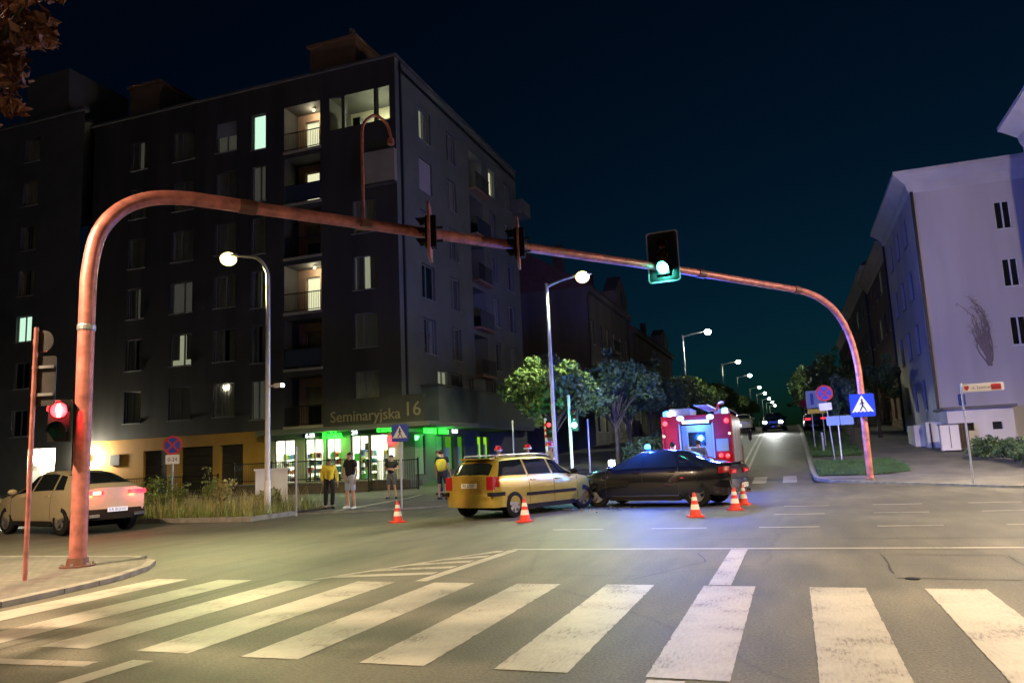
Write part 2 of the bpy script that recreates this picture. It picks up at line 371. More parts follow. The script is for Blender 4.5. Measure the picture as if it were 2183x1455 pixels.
# sealed joints and a repair patch in the asphalt
mat('tar', (0.02, 0.02, 0.02), 0.6, spec=0.3)
def seam(pts, w=0.02):
    q = MB(); P_ = []
    for (a, b) in zip(pts[:-1], pts[1:]):
        L = math.hypot(b[0]-a[0], b[1]-a[1]); k = max(2, int(L/0.25))
        P_ += [(a[0]+(b[0]-a[0])*j/k+random.gauss(0, 0.012), a[1]+(b[1]-a[1])*j/k+random.gauss(0, 0.012)) for j in range(k)]
    vs = []
    for i, (x, y) in enumerate(P_):
        x2, y2 = P_[min(i+1, len(P_)-1)]; x1, y1 = P_[max(i-1, 0)]; L = math.hypot(x2-x1, y2-y1) or 1; nx_, ny_ = -(y2-y1)/L*w*random.uniform(0.5, 1.2), (x2-x1)/L*w*random.uniform(0.5, 1.2)
        vs += [(x+nx_, y+ny_, T(x, y)+0.003), (x-nx_, y-ny_, T(x, y)+0.003)]
    q.add(vs, [(2*i, 2*i+1, 2*i+3, 2*i+2) for i in range(len(P_)-1)]); obj('tar_seam', q, 'tar', road, fix=False)
seam([(3.2, 2.5), (3.1, 11.0), (3.3, 13.5)]); seam([(-12, 12.9), (-5, 13.2), (3, 13.1), (12, 13.4)], 0.016); seam([(-6.6, 3), (-6.7, 9.5), (-6.2, 12.6)], 0.015)
seam([(-1.9, 9.1), (-1.2, 10.6), (-1.5, 11.7)], 0.012); seam([(0.9, 9.4), (2.3, 9.3), (2.35, 11.2), (0.95, 11.3), (0.9, 9.4)], 0.014)
# survey cap
mh = MB(); mh.lathe([(0.0, 0.002), (0.075, 0.002), (0.075, 0.008), (0.0, 0.008)], 16, (1.05, 9.35, 0)); obj('survey_cap', mh, 'black_metal', road)

# pavements (strips follow the slope) with kerbs
def xk_right(y): return float(np.interp(y, [22.8, 23.3, 24.2, 25.2, 27.9, 29.2, 30.5, 32, 34], [40, 14, 7.5, 5.6, 4.0, 2.4, 1.1, 0.65, 0.55]))
def xk_left(y): return float(np.interp(y, [20.4, 20.6, 21.2, 23, 25, 27.5, 30, 33], [-40, -14.5, -12.5, -10, -8, -6.2, -5.15, -5.0]))
def xk_near(y): return float(np.interp(y, [-14, 7, 8.5, 9.5, 10.2, 10.55, 10.7], [-8.75, -8.75, -8.95, -9.35, -9.9, -10.6, -13]))
def kerb_run(name, ys, xf, side, parent, w=0.15, h=0.12):
    mb = MB(); vs = []
    for y in ys:
        x = xf(y); t = T(x, y); vs += [(x, y, t-0.05), (x, y, t+h), (x+side*w, y, t+h+0.003), (x+side*w, y, t-0.05)]
    fs = []
    for i in range(len(ys)-1):
        for k in range(3): fs.append((i*4+k, i*4+k+1, (i+1)*4+k+1, (i+1)*4+k))
    fs += [(0, 1, 2, 3), tuple((len(ys)-1)*4+k for k in range(4))]
    mb.add(vs, fs); return obj(name, mb, 'kerbstone', parent)
def fine(y0, y1, y2): return steps(y0, y1, 0.25)+steps(y1, y2, 2.0)[1:]
mbp = MB()
pr = tag(obj('pavement_right', strips(22.8, 34, xk_right, 40, 0.07, 0.25, 8), 'paving'), kind='structure')
obj('pavement_slope', strips(34, 400, 0.55, 40, 0.07, 2.0, 8), 'paving', pr)
kerb_run('kerb', fine(22.85, 34, 400), xk_right, 1, pr, 0.15, 0.07)
pl = tag(obj('pavement_left', strips(20.4, 33, -60, xk_left, 0.04, 0.25, 10), 'paving'), kind='structure')
obj('pavement_slope', strips(33, 400, -40, -5.0, 0.04, 2.0, 8), 'paving', pl)
kerb_run('kerb', fine(20.42, 33, 400), xk_left, -1, pl, 0.15, 0.04)
pn = tag(obj('pavement_near', strips(-14, 10.7, -60, xk_near, 0.06, 0.25, 8), 'paving'), kind='structure')
# separate kerb stones round the near corner
cy = [4.0+0.9*i for i in range(5)]+[8.2, 8.9, 9.5, 9.95, 10.3, 10.52]
for a, b in zip(cy[:-1], cy[1:]):
    yy = [a+0.008+(b-a-0.016)*i/3 for i in range(4)]
    kerb_run('kerbstone', yy, xk_near, -1, pn, 0.16, 0.066+random.uniform(-0.004, 0.004))
kerb_run('kerb', steps(-14, 3.99, 2), xk_near, -1, pn, 0.15, 0.063)
m_ = MB(); m_.box(-60, -10.6, 10.56, 10.72, -0.05, 0.064); obj('kerb', m_, 'kerbstone', pn)
# verge in front of the flats
vg = tag(obj('verge', MB().box(-60, -14.6, 18.45, 22.6, -0.05, 0.1), 'soil'), kind='structure')
m_ = MB(); m_.box(-60, -14.45, 18.3, 18.46, -0.05, 0.13); m_.box(-14.62, -14.45, 18.46, 20.4, -0.05, 0.13); obj('kerb', m_, 'kerbstone', vg)
# turf on the right corner
def turf_l(y): return 0.78
def turf_r(y): return float(np.interp(y, [32.2, 33.0, 35, 37.6, 37.61, 40.0, 40.01, 50], [3.0, 4.1, 4.2, 3.9, 0.8, 0.8, 3.0, 3.4]))
tf = tag(obj('turf_patch', strips(32.2, 37.6, turf_l, turf_r, 0.10, 0.4, 4), 'turf'), kind='structure')
tf2 = tag(obj('turf_strip', strips(40.02, 110, turf_l, turf_r, 0.10, 1.0, 4), 'turf'), kind='structure')
# ------------------------------------------------------------------ buildings
mat('dark_cladding', (0.055, 0.050, 0.046), 0.75, var=0.35, scale=0.9, bump=0.2, bscale=30, streak=True)
mat('pale_render', (0.14, 0.16, 0.15), 0.85, var=0.12, scale=0.8, bump=0.15, bscale=40)
mat('cream_render', (0.38, 0.33, 0.25), 0.85, var=0.12, scale=1.0)
mat('loggia_paint', (0.32, 0.20, 0.14), 0.85, var=0.15, scale=1.0)
mat('orange_render', (0.46, 0.22, 0.035), 0.8, var=0.15, scale=1.0, bump=0.1)
mat('grey_render', (0.13, 0.125, 0.115), 0.85, var=0.15, scale=0.8)
mat('old_render', (0.10, 0.09, 0.088), 0.9, var=0.3, scale=0.7, streak=True)
mat('lilac_render', (0.62, 0.58, 0.54), 0.85, var=0.20, scale=0.45, bump=0.15, bscale=25, streak=True)
mat('eave_render', (0.64, 0.61, 0.56), 0.85, var=0.1, scale=1.0)
mat('roof_tile', (0.10, 0.05, 0.04), 0.8, var=0.2, scale=3)
mat('frame_white', (0.26, 0.25, 0.24), 0.45)
mat('frame_dark', (0.03, 0.025, 0.025), 0.45)
mat('curtain', (0.62, 0.54, 0.43), 0.9, var=0.1, scale=3)
mat('blind', (0.36, 0.33, 0.27), 0.8)
mat('shutter_pale', (0.42, 0.40, 0.44), 0.7)
mat('dark_room', (0.010, 0.010, 0.012), 0.9)
mat('lit_room_cool', (0.5, 0.6, 0.5), 0.9, emit=(0.70, 1.0, 0.80), es=0.27)
mat('lit_room_warm', (0.5, 0.45, 0.3), 0.9, emit=(1.0, 0.92, 0.60), es=0.25)
mat('lit_room_dim', (0.3, 0.28, 0.2), 0.9, emit=(0.95, 0.95, 0.65), es=0.075)
mat('room_added_glow', (0.3, 0.28, 0.2), 0.9, emit=(0.9, 0.85, 0.7), es=0.012)  # faint glow added to unlit rooms in place of street light
mat('plinth_brick', (0.07, 0.045, 0.035), 0.85, var=0.3, scale=6)
mat('garage_door', (0.045, 0.032, 0.030), 0.6, var=0.2, scale=3)
mat('railing_panel', (0.035, 0.045, 0.075), 0.5)
mat('pipe_dark', (0.02, 0.022, 0.03), 0.5)
mat('green_sign', (0.05, 0.5, 0.05), 0.4, emit=(0.02, 1.0, 0.03), es=0.8)
mat('white_sign', (0.8, 0.8, 0.8), 0.4, emit=(0.85, 0.95, 1.0), es=0.5)
mat('lime_film', (0.10, 0.30, 0.02), 0.4, emit=(0.22, 0.75, 0.03), es=0.10)
mat('lime_film_bright', (0.2, 0.5, 0.02), 0.4, emit=(0.45, 1.0, 0.03), es=0.26)
mat('poster_blue', (0.25, 0.35, 0.6), 0.5, emit=(0.3, 0.45, 0.9), es=0.05)
mat('shop_light', (1, 1, 1), 0.5, emit=(1.0, 0.97, 0.82), es=11)
mat('shop_wall', (0.72, 0.72, 0.62), 0.7)
mat('letter_gold', (0.32, 0.25, 0.16), 0.5, 0.3)
mat('vine_stem', (0.27, 0.22, 0.20), 0.9)
for i_, c_ in enumerate([(0.6, 0.05, 0.04), (0.7, 0.55, 0.08), (0.1, 0.4, 0.12), (0.75, 0.72, 0.65), (0.1, 0.25, 0.55), (0.6, 0.3, 0.1), (0.05, 0.05, 0.06), (0.2, 0.55, 0.55)]):
    mat('goods_%s' % 'abcdefgh'[i_], c_, 0.5)
GOODS = ['goods_%s' % c for c in 'abcdefgh']

class Face:
    """a wall plane: u along the wall, v up, n outward"""
    def __init__(s, O, U, N): s.O, s.U, s.N = Vector(O), Vector(U), Vector(N)
    def p(s, u, v, n=0.0): q = s.O+s.U*u+s.N*n; return (q.x, q.y, q.z+v)
    def box(s, mb, u0, u1, v0, v1, n0, n1, mi=0):
        c = [s.p(u, v, n) for n in (n0, n1) for v in (v0, v1) for u in (u0, u1)]
        return mb.add(c, [(0,1,3,2),(4,6,7,5),(0,4,5,1),(2,3,7,6),(0,2,6,4),(1,5,7,3)], mi)
    def quad(s, mb, u0, u1, v0, v1, n, mi=0):
        return mb.add([s.p(u0, v0, n), s.p(u1, v0, n), s.p(u1, v1, n), s.p(u0, v1, n)], [(0,1,2,3)], mi)
def wall(face, u0, u1, v0, v1, holes, depth=0.3):
    """holes: (u0,u1,v0,v1[,depth]) -> wall skin with reveals"""
    mb = MB()
    us = sorted({u0, u1}|{x for h in holes for x in h[:2] if u0 < x < u1}); vs = sorted({v0, v1}|{x for h in holes for x in h[2:4] if v0 < x < v1})
    for a, b in zip(us[:-1], us[1:]):
        for c, d in zip(vs[:-1], vs[1:]):
            m, n = (a+b)/2, (c+d)/2
            if any(h[0] < m < h[1] and h[2] < n < h[3] for h in holes): continue
            face.quad(mb, a, b, c, d, 0)
    for h in holes:
        a, b, c, d = h[:4]; dp = h[4] if len(h) > 4 else depth
        for (p, q) in (((a, c), (b, c)), ((b, c), (b, d)), ((b, d), (a, d)), ((a, d), (a, c))):
            mb.add([face.p(*p, 0), face.p(*q, 0), face.p(*q, -dp), face.p(*p, -dp)], [(0,1,2,3)])
    return mb
def window(face, u0, u1, v0, v1, parent, room='dark_room', cover=None, cov=1.0, leaves=2, fm='frame_white', inset=0.14, depth=0.3, split=None, tilt=False):
    t = 0.055; mb = MB(); n1 = -inset; n0 = n1-0.06
    face.box(mb, u0, u1, v0, v0+t, n0, n1); face.box(mb, u0, u1, v1-t, v1, n0, n1)
    face.box(mb, u0, u0+t, v0+t, v1-t, n0, n1); face.box(mb, u1-t, u1, v0+t, v1-t, n0, n1)
    cuts = [u0+t]
    if leaves > 1:
        for k in range(1, leaves):
            x = u0+(u1-u0)*(split if (split and leaves == 2) else k/leaves); face.box(mb, x-t*0.7, x+t*0.7, v0+t, v1-t, n0, n1); cuts += [x-t*0.7, x+t*0.7]
    cuts.append(u1-t)
    face.box(mb, u0-0.05, u1+0.05, v0-0.05, v0-0.003, -inset, 0.07)
    w = obj('window', mb, fm, parent)
    for a, b in zip(cuts[0::2], cuts[1::2]):
        pm = MB(); face.box(pm, a, b, v0+t, v1-t, n0+0.02, n0+0.03); obj('pane', pm, 'pane_glass', w)
    bm_ = MB(); face.quad(bm_, u0, u1, v0, v1, -depth+0.004); obj('room', bm_, room, w)
    if cover in ('curtain', 'curtain_pair'):
        spans = [(u0+t, u1-t)] if cover == 'curtain' else [(u0+t, u0+(u1-u0)*0.36), (u1-(u1-u0)*0.36, u1-t)]
        for a, b in spans:
            c_ = MB(); k = 26; vv = []
            vb = v1-(v1-v0)*cov
            for i in range(k+1):
                u = a+(b-a)*i/k; nn = -depth+0.07+0.02*math.sin(i*1.9+u*3)
                vv += [face.p(u, vb, nn), face.p(u, v1-0.03, nn)]
            c_.add(vv, [(2*i, 2*i+2, 2*i+3, 2*i+1) for i in range(k)]); obj('curtain', c_, 'curtain', w)
    elif cover == 'blind':
        c_ = MB(); vb = v1-(v1-v0)*cov; z = v1
        while z > vb: face.box(c_, u0+t, u1-t, z-0.045, z-0.004, -depth+0.06, -depth+0.075); z -= 0.05
        obj('blind', c_, 'blind', w)
    elif cover == 'shutter':
        c_ = MB(); z = v1; vb = v1-(v1-v0)*cov
        while z > vb: face.box(c_, u0, u1, z-0.075, z-0.004, -inset+0.01, -inset+0.035); z -= 0.08
        obj('roller_shutter', c_, 'shutter_pale', w)
    return w
def railing(face, u0, u1, v0, h, n, parent, panel=False):
    mb = MB(); face.box(mb, u0, u1, v0+h-0.05, v0+h, n-0.04, n); face.box(mb, u0, u1, v0+0.06, v0+0.1, n-0.04, n)
    r = obj('railing', mb, 'black_metal', parent)
    b = MB(); u = u0+0.06
    if panel: face.box(b, u0+0.03, u1-0.03, v0+0.1, v0+h-0.05, n-0.03, n-0.01); obj('panel', b, 'railing_panel', r)
    else:
        while u < u1: face.box(b, u-0.008, u+0.008, v0+0.1, v0+h-0.05, n-0.03, n-0.014); u += 0.11
        tag(obj('bars', b, 'black_metal', r), kind='stuff')

# ---- corner block of flats, six storeys over a shop
FL = [3.45+3.05*i for i in range(7)]           # floor levels above the shop
flats = thing('apartment_block', 'dark seven-storey corner apartment block above the green-lit shop', 'building', (0, 0, 0))
XB, YB, ROOF = -18.25, 34.7, 23.0
fS = Face((0, YB, 0), (1, 0, 0), (0, -1, 0))
fE = Face((XB, 0, 0), (0, 1, 0), (1, 0, 0))
cols = {'A': (-36.3, -35.05), 'B': (-33.05, -31.5), 'C': (-29.95, -28.5), 'D': (-27.45, -26.5), 'E': (-20.95, -19.55)}
holes = []; wins = []
CV = [None, 'curtain', 'curtain', 'blind', 'curtain', 'curtain_pair']
rnd = random.Random(3)
for f in range(6):
    z0 = FL[f]+0.9; z1 = FL[f]+2.72
    for c, (a, b) in cols.items():
        if c == 'E' and f in (4, 5): continue
        zz0 = FL[f]+0.62 if c == 'D' else z0
        spec = dict(room=rnd.choice(['dark_room', 'dark_room', 'room_added_glow']), cover=rnd.choice(CV), cov=1.0, split=rnd.choice([0.36, 0.42, 0.58, 0.5]))
        if c == 'D' and f == 5: spec = dict(room='lit_room_cool', leaves=1, cover=None)
        if c == 'B' and f == 1: spec = dict(room='lit_room_dim', cover='curtain_pair', cov=0.8, split=0.62)
        if c == 'E' and f == 2: spec = dict(room='lit_room_dim', cover='curtain_pair', cov=1.0, split=0.4)
        if c == 'E' and f in (0,): spec = dict(room='room_added_glow', cover='curtain', cov=1.0, split=0.45)
        if c == 'A' and f == 2: spec = dict(room='room_added_glow', cover='curtain_pair')
        if c == 'C' and f == 5: spec = dict(room='room_added_glow', cover='shutter', cov=0.45)
        holes.append((a, b, zz0, z1)); wins.append((a, b, zz0, z1, spec))
# loggias
LG = (-25.25, -22.9)
for f in range(6): holes.append((*LG, FL[f]+0.12, FL[f]+2.75, 1.3))
# wide top-floor glazing and the bay below it
holes.append((-22.3, -18.6, FL[5]+0.85, FL[5]+2.7, 2.2))
obj('wall', wall(fS, -39.5, XB, 3.45, ROOF, holes), 'dark_cladding', flats)
for a, b, c, d, sp in wins: window(fS, a, b, c, d, flats, **sp)
for f in range(6):
    a, b = LG; z0, z1 = FL[f]+0.12, FL[f]+2.75
    fl = Face((0, YB+1.3, 0), (1, 0, 0), (0, -1, 0))
    bw = obj('loggia_wall', wall(fl, a, b, z0, z1, [(a+0.48, a+1.42, z0+0.05, z1-0.45)], 0.25), 'loggia_paint', flats)
    lit = {2: 'lit_room_warm', 4: 'lit_room_warm', 5: 'lit_room_warm'}.get(f, 'dark_room')
    window(fl, a+0.48, a+1.42, z0+0.05, z1-0.45, flats, room=lit, leaves=1, cover='curtain' if lit == 'dark_room' else None, cov=0.5, inset=0.08, depth=0.25)
    sl = MB(); fS.box(sl, a-0.05, b+0.05, z0-0.14, z0-0.004, -1.28, 0.06); obj('loggia_slab', sl, 'cream_render', flats)
    railing(fS, a+0.02, b-0.02, z0, 1.05, 0.03, flats, panel=(f in (1, 4)))
    if f in (2, 5):
        lc = MB(); lc.ball(((a+b)/2+0.3, YB+0.7, z1-0.1), 0.09); ll = obj('ceiling_lamp', lc, 'lit_room_warm', flats)
        lamp('loggia_light', 'POINT', ((a+b)/2+0.2, YB+0.75, z1-0.25), 9, (1, 0.9, 0.6), flats, 0.08)
q = MB(); q.ball((-29.15, YB+0.22, 5.98), 0.10); q.ball((-29.42, YB+0.22, 5.98), 0.06); obj('ceiling_lamp', q, 'shop_light', flats, True)
# wide lit loggia at the top corner
a, b, c, d = -22.3, -18.6, FL[5]+0.85, FL[5]+2.7
fl = Face((0, YB+2.2, 0), (1, 0, 0), (0, -1, 0)); q = MB(); fl.quad(q, a, b, c, d, 0); obj('loggia_wall', q, 'cream_render', flats)
q = MB(); fS.box(q, a+0.75, a+0.95, c, d, -0.3, -0.02); obj('mullion', q, 'dark_cladding', flats); q = MB(); fS.box(q, b-0.95, b-0.8, c, d, -0.3, -0.02); obj('mullion', q, 'dark_cladding', flats)
for u0, u1 in ((a, a+0.75), (a+0.95, b-0.95), (b-0.8, b)):
    q = MB(); fS.box(q, u0, u1, c, d, -0.16, -0.15); obj('pane', q, 'pane_glass', flats)
lamp('loggia_light', 'POINT', (-19.9, YB+1.2, c+0.5), 60, (0.95, 1.0, 0.65), flats, 0.1)
q = MB(); fS.box(q, -21.2, -20.75, c, c+0.75, -1.0, -0.6); obj('cupboard', q, 'black_plastic', flats)
# glazed bay on the corner below
q = MB(); fS.box(q, -20.1, XB+0.02, FL[4]+0.35, FL[4]+2.1, 0.0, 0.28); bay = obj('bay', q, 'cream_render', flats)
q = MB(); fS.box(q, -20.05, XB-0.03, FL[4]+0.25, FL[4]+0.35, -0.02, 0.3); obj('bay_ledge', q, 'dark_cladding', flats)

# street side
cE = [(37.35, 39.0), (41.2, 42.5), (48.2, 49.3), (51.2, 52.6)]
holesE = []; winsE = []
for f in range(6):
    for k, (a, b) in enumerate(cE):
        spec = dict(room='dark_room', cover=rnd.choice(CV), split=0.45)
        if f == 4 and k == 0: spec = dict(room='dark_room', cover='shutter', cov=1.0)
        if f == 5 and k == 0: spec = dict(room='lit_room_dim', cover='curtain_pair')
        if f == 5 and k == 2: spec = dict(room='lit_room_warm', leaves=1)
        z0 = FL[f]+0.75
        if f == 0: continue
        holesE.append((a, b, z0, FL[f]+2.7)); winsE.append((a, b, z0, FL[f]+2.7, spec))
    if f > 0: holesE.append((44.6, 46.9, FL[f]+0.12, FL[f]+2.75, 1.2))
for a, b in ((39.0, 40.6), (40.9, 42.4), (43.0, 44.2), (46.2, 48.0)):
    holesE.append((a, b, 5.55, 6.45)); winsE.append((a, b, 5.55, 6.45, dict(room='lit_room_dim' if a == 39.0 else 'dark_room', cover='blind' if a > 39 else None, cov=1.0)))
obj('street_wall', wall(fE, YB, 54.0, 3.45, ROOF, holesE), 'pale_render', flats)
for a, b, c, d, sp in winsE: window(fE, a, b, c, d, flats, **sp)
for f in range(1, 6):
    a, b, z0, z1 = 44.6, 46.9, FL[f]+0.12, FL[f]+2.75
    fl = Face((XB-1.2, 0, 0), (0, 1, 0), (1, 0, 0)); q = MB(); fl.quad(q, a, b, z0, z1, 0); obj('loggia_wall', q, 'loggia_paint', flats)
    window(Face((XB-1.19, 0, 0), (0, 1, 0), (1, 0, 0)), a+0.2, a+1.3, z0+0.05, z1-0.4, flats, room='lit_room_warm' if f == 5 else 'dark_room', leaves=1, inset=-0.08, depth=0.003)
    q = MB(); fE.box(q, a-0.1, b+0.1, z0-0.14, z0-0.004, -1.19, 0.55); obj('loggia_slab', q, 'loggia_paint', flats)
    railing(fE, a-0.08, b+0.08, z0, 1.05, 0.52, flats, panel=(f % 2 == 0))
# podium that steps out over the pavement
q = MB(); fE.box(q, 36.9, 54.0, 3.46, 5.35, 0.0, 1.0); obj('podium', q, 'pale_render', flats)
q = MB(); fE.box(q, 36.8, 54.0, 5.35, 5.45, 0.0, 1.08); obj('podium_coping', q, 'grey_render', flats)
# fascia with the lettering, canopy
q = MB(); fS.box(q, -22.6, XB+1.3, 3.4, 4.75, 0.003, 0.30); obj('fascia', q, 'dark_cladding', flats)
q = MB(); fS.box(q, -26.4, XB+1.9, 3.16, 3.38, -2.0, 0.9); fE.box(q, YB+2.0, 50.0, 3.16, 3.38, -0.5, 1.9); obj('canopy', q, 'grey_render', flats)
obj('lettering', text_mb('Seminaryjska', 0.78, lambda x, y, z: (x-20.2, YB-0.335-z, 3.62+y+0.0), 0.02), 'letter_gold', flats)
obj('lettering', text_mb('16', 0.98, lambda x, y, z: (x-17.52, YB-0.335-z, 3.72+y), 0.02), 'letter_gold', flats)
# roof
q = MB(); q.box(-39.5, XB, YB+0.3, 54.0, ROOF-0.6, ROOF-0.4); obj('roof', q, 'grey_render', flats)
q = MB(); fS.box(q, -39.6, XB+0.12, ROOF, ROOF+0.14, -0.35, 0.1); fE.box(q, YB, 54.1, ROOF+0.003, ROOF+0.143, -0.35, 0.1); obj('parapet', q, 'grey_render', flats)
for x0, x1, h in ((-24.2, -21.2, 2.3), (-37.6, -35.2, 2.6)):
    q = MB(); q.box(x0, x1, YB+1.0, YB+4.0, ROOF-0.4, ROOF+h); q.box(x0-0.15, x1+0.15, YB+0.85, YB+4.15, ROOF+h, ROOF+h+0.15); obj('roof_box', q, 'loggia_paint', flats)
q = MB(); q.tube([(-22, YB+2, ROOF+2.4), (-22, YB+2, ROOF+3.3)], 0.12); q.lathe([(0.2, 0), (0.2, 0.15)], 10, (-22, YB+2, ROOF+3.3)); obj('vent', q, 'grey_render', flats)
q = MB(); q.box(-39.5, -39.3, YB, 54, 0, ROOF-0.4); q.box(-39.3, XB-0.3, 53.7, 54, 0, ROOF-0.4); obj('rear_wall', q, 'grey_render', flats)
q = MB(); fE.box(q, YB+0.45, YB+0.57, 3.5, ROOF, 0.0, 0.11); obj('downpipe', q, 'pipe_dark', flats)
# end balcony that sticks out of the far corner under the eaves
q = MB(); fE.box(q, 52.8, 54.6, FL[5]+0.7, FL[5]+1.8, 0, 0.9); obj('end_balcony', q, 'pale_render', flats)

# ---- ground floor: orange wall with garages, shop glazing
gh = [(-34.75, -33.05, 0.0, 2.72), (-32.1, -29.9, 0.0, 2.8), (-29.4, -27.9, 0.0, 2.8), (-25.9, -24.6, 0.6, 2.9), (-24.0, -22.85, 0.66, 2.9), (-22.72, -21.8, 0.66, 2.85), (-21.25, -20.2, 0.66, 2.93), (-20.17, -19.1, 0.2, 2.93), (-41.2, -39.95, 0.1, 2.5)]
obj('shopfront_wall', wall(fS, -26.45, XB, 0, 3.44, [h for h in gh if h[0] > -26.4], 0.25), 'cream_render', flats)
obj('ground_floor_wall', wall(fS, -39.5, -26.45, 0, 3.44, [h for h in gh if -39.5 < h[0] < -26.4], 0.25), 'orange_render', flats)
for h in gh[:3]:
    q = MB(); z = h[2]
    while z < h[3]-0.05: fS.box(q, h[0], h[1], z, min(h[3], z+0.44), -0.22, -0.17); z += 0.46
    obj('garage_door', q, 'garage_door', flats)
q = MB(); fS.box(q, -37.1, -36.4, 2.0, 2.6, 0.003, 0.12); obj('meter_box', q, 'grey_render', flats)
# wall lamp by the stair door
q = MB(); q.ball((-38.7, YB-0.2, 2.5), 0.16); obj('wall_lamp', q, 'lamp_glow', flats, True)
lamp('wall_lamp_light', 'POINT', (-38.7, YB-0.5, 2.5), 260, (1.0, 0.93, 0.72), flats, 0.15)
q = MB(); q.ball((-39.0, YB-0.2, 3.25), 0.10, 0.1, 0.06); obj('wall_lamp', q, 'lamp_glow', flats, True)
# shop glazing
for k, h in enumerate(gh[3:8]):
    q = MB(); t = 0.06; a, b, c, d = h[:4]
    for bx in ((a, b, c, c+t), (a, b, d-t, d), (a, a+t, c+t, d-t), (b-t, b, c+t, d-t)): fS.box(q, *bx, -0.12, -0.05)
    if k < 4: fS.box(q, (a+b)/2-0.02, (a+b)/2+0.02, c+t, d-t, -0.12, -0.05)
    w = obj('shop_door' if k == 4 else 'shop_window', q, 'frame_dark', flats)
    q = MB(); fS.box(q, a+t, b-t, c+t, d-t, -0.10, -0.09); obj('pane', q, 'pane_glass', w)
# shop interior: bright room with shelves of goods
q = MB(); q.box(-26.4, -18.45, 39.4, 39.5, 0, 3.15); q.box(-26.45, -26.35, YB+0.25, 39.5, 0, 3.15); q.box(-18.45, -18.35, YB+0.25, 39.5, 0, 3.15); q.box(-26.4, -18.4, YB+0.2, 39.5, 0.05, 0.1); q.box(-26.4, -18.4, YB+0.2, 39.5, 3.1, 3.14)
obj('shop_room', q, 'shop_wall', flats)
q = MB()
for x in (-25.4, -23.6, -21.8, -20.0): q.box(x-0.2, x+0.2, YB+0.6, 39.0, 3.04, 3.09)
obj('ceiling_light', q, 'shop_light', flats)
for sx in (-25.6, -24.0, -22.4, -20.8, -19.3):
    q = MB(); fr = MB()
    y0 = YB+0.75+0.5*rnd.random()
    fr.box(sx-0.55, sx-0.51, y0, y0+0.5, 0.1, 2.15); fr.box(sx+0.51, sx+0.55, y0, y0+0.5, 0.1, 2.15)
    gd = MB()
    for z in (0.25, 0.68, 1.1, 1.5, 1.88):
        fr.box(sx-0.51, sx+0.51, y0, y0+0.5, z-0.03, z)
        x = sx-0.48
        while x < sx+0.42:
            wd_ = rnd.uniform(0.07, 0.16); gd.box(x, x+wd_, y0+0.05, y0+0.4, z+0.002, z+rnd.uniform(0.16, 0.33), rnd.randrange(8)); x += wd_+0.012
    s_ = obj('shelf', fr, 'white_paint', flats); tag(obj('goods', gd, GOODS, s_), kind='stuff')
# posters in the windows
for u0, u1, v0, v1, m in ((-22.9, -22.6, 1.55, 1.9, 'goods_f'), (-20.45, -20.25, 0.9, 1.2, 'goods_c'), (-20.47, -20.25, 1.3, 1.6, 'goods_g'), (-20.47, -20.25, 1.75, 2.05, 'goods_d'), (-20.47, -20.25, 2.15, 2.5, 'goods_g'), (-21.1, -20.75, 1.6, 2.0, 'goods_c'), (-22.0, -21.85, 1.8, 2.1, 'goods_c')):
    q = MB(); fS.box(q, u0, u1, v0, v1, -0.085, -0.08); obj('poster', q, m, flats)
# illuminated shop signs under the canopy
def shop_sign(face, u, v, n, txt, size, m, name='sign_letters'):
    return obj(name, text_mb(txt, size, lambda x, y, z: face.p(u+x, v+y, n+z), 0.03, bold=0.003), m, flats)
q = MB(); fS.box(q, -24.1, -19.0, 2.95, 3.15, 0.0, 0.06); fE.box(q, 35.2, 41.0, 2.95, 3.15, 0.0, 0.06); obj('sign_board', q, 'frame_dark', flats)
shop_sign(fS, -23.6, 2.93, 0.10, '6-23', 0.30, 'white_sign'); shop_sign(fS, -22.25, 2.84, 0.12, 'żabka', 0.50, 'green_sign')
shop_sign(fS, -20.95, 2.95, 0.10, '24', 0.34, 'white_sign'); shop_sign(fS, -18.9, 2.98, 0.55, 'żabka', 0.42, 'green_sign')
shop_sign(fE, 37.2, 2.9, 0.3, 'żabka', 0.62, 'green_sign'); shop_sign(fE, 38.9, 2.9, 0.3, 'żabka', 0.5, 'green_sign'); shop_sign(fE, 40.4, 2.95, 0.3, '6-23', 0.4, 'white_sign')
lamp('sign_light', 'POINT', (-22.2, YB-0.45, 2.8), 18, (0.1, 1.0, 0.1), flats, 0.2)
lamp('sign_light', 'POINT', (XB+0.8, 38.0, 2.8), 16, (0.1, 1.0, 0.15), flats, 0.2)
# red round sign by the door
q = MB(); q.lathe([(0.0, YB-0.16), (0.24, YB-0.16), (0.24, YB-0.10), (0.0, YB-0.10)], 20, (-18.85, 0, 2.55), 'y'); obj('round_sign', q, 'red_glow', flats)
q = MB(); fS.box(q, -18.98, -18.72, 1.75, 2.15, 0.02, 0.08); obj('lit_poster', q, 'white_sign', flats)
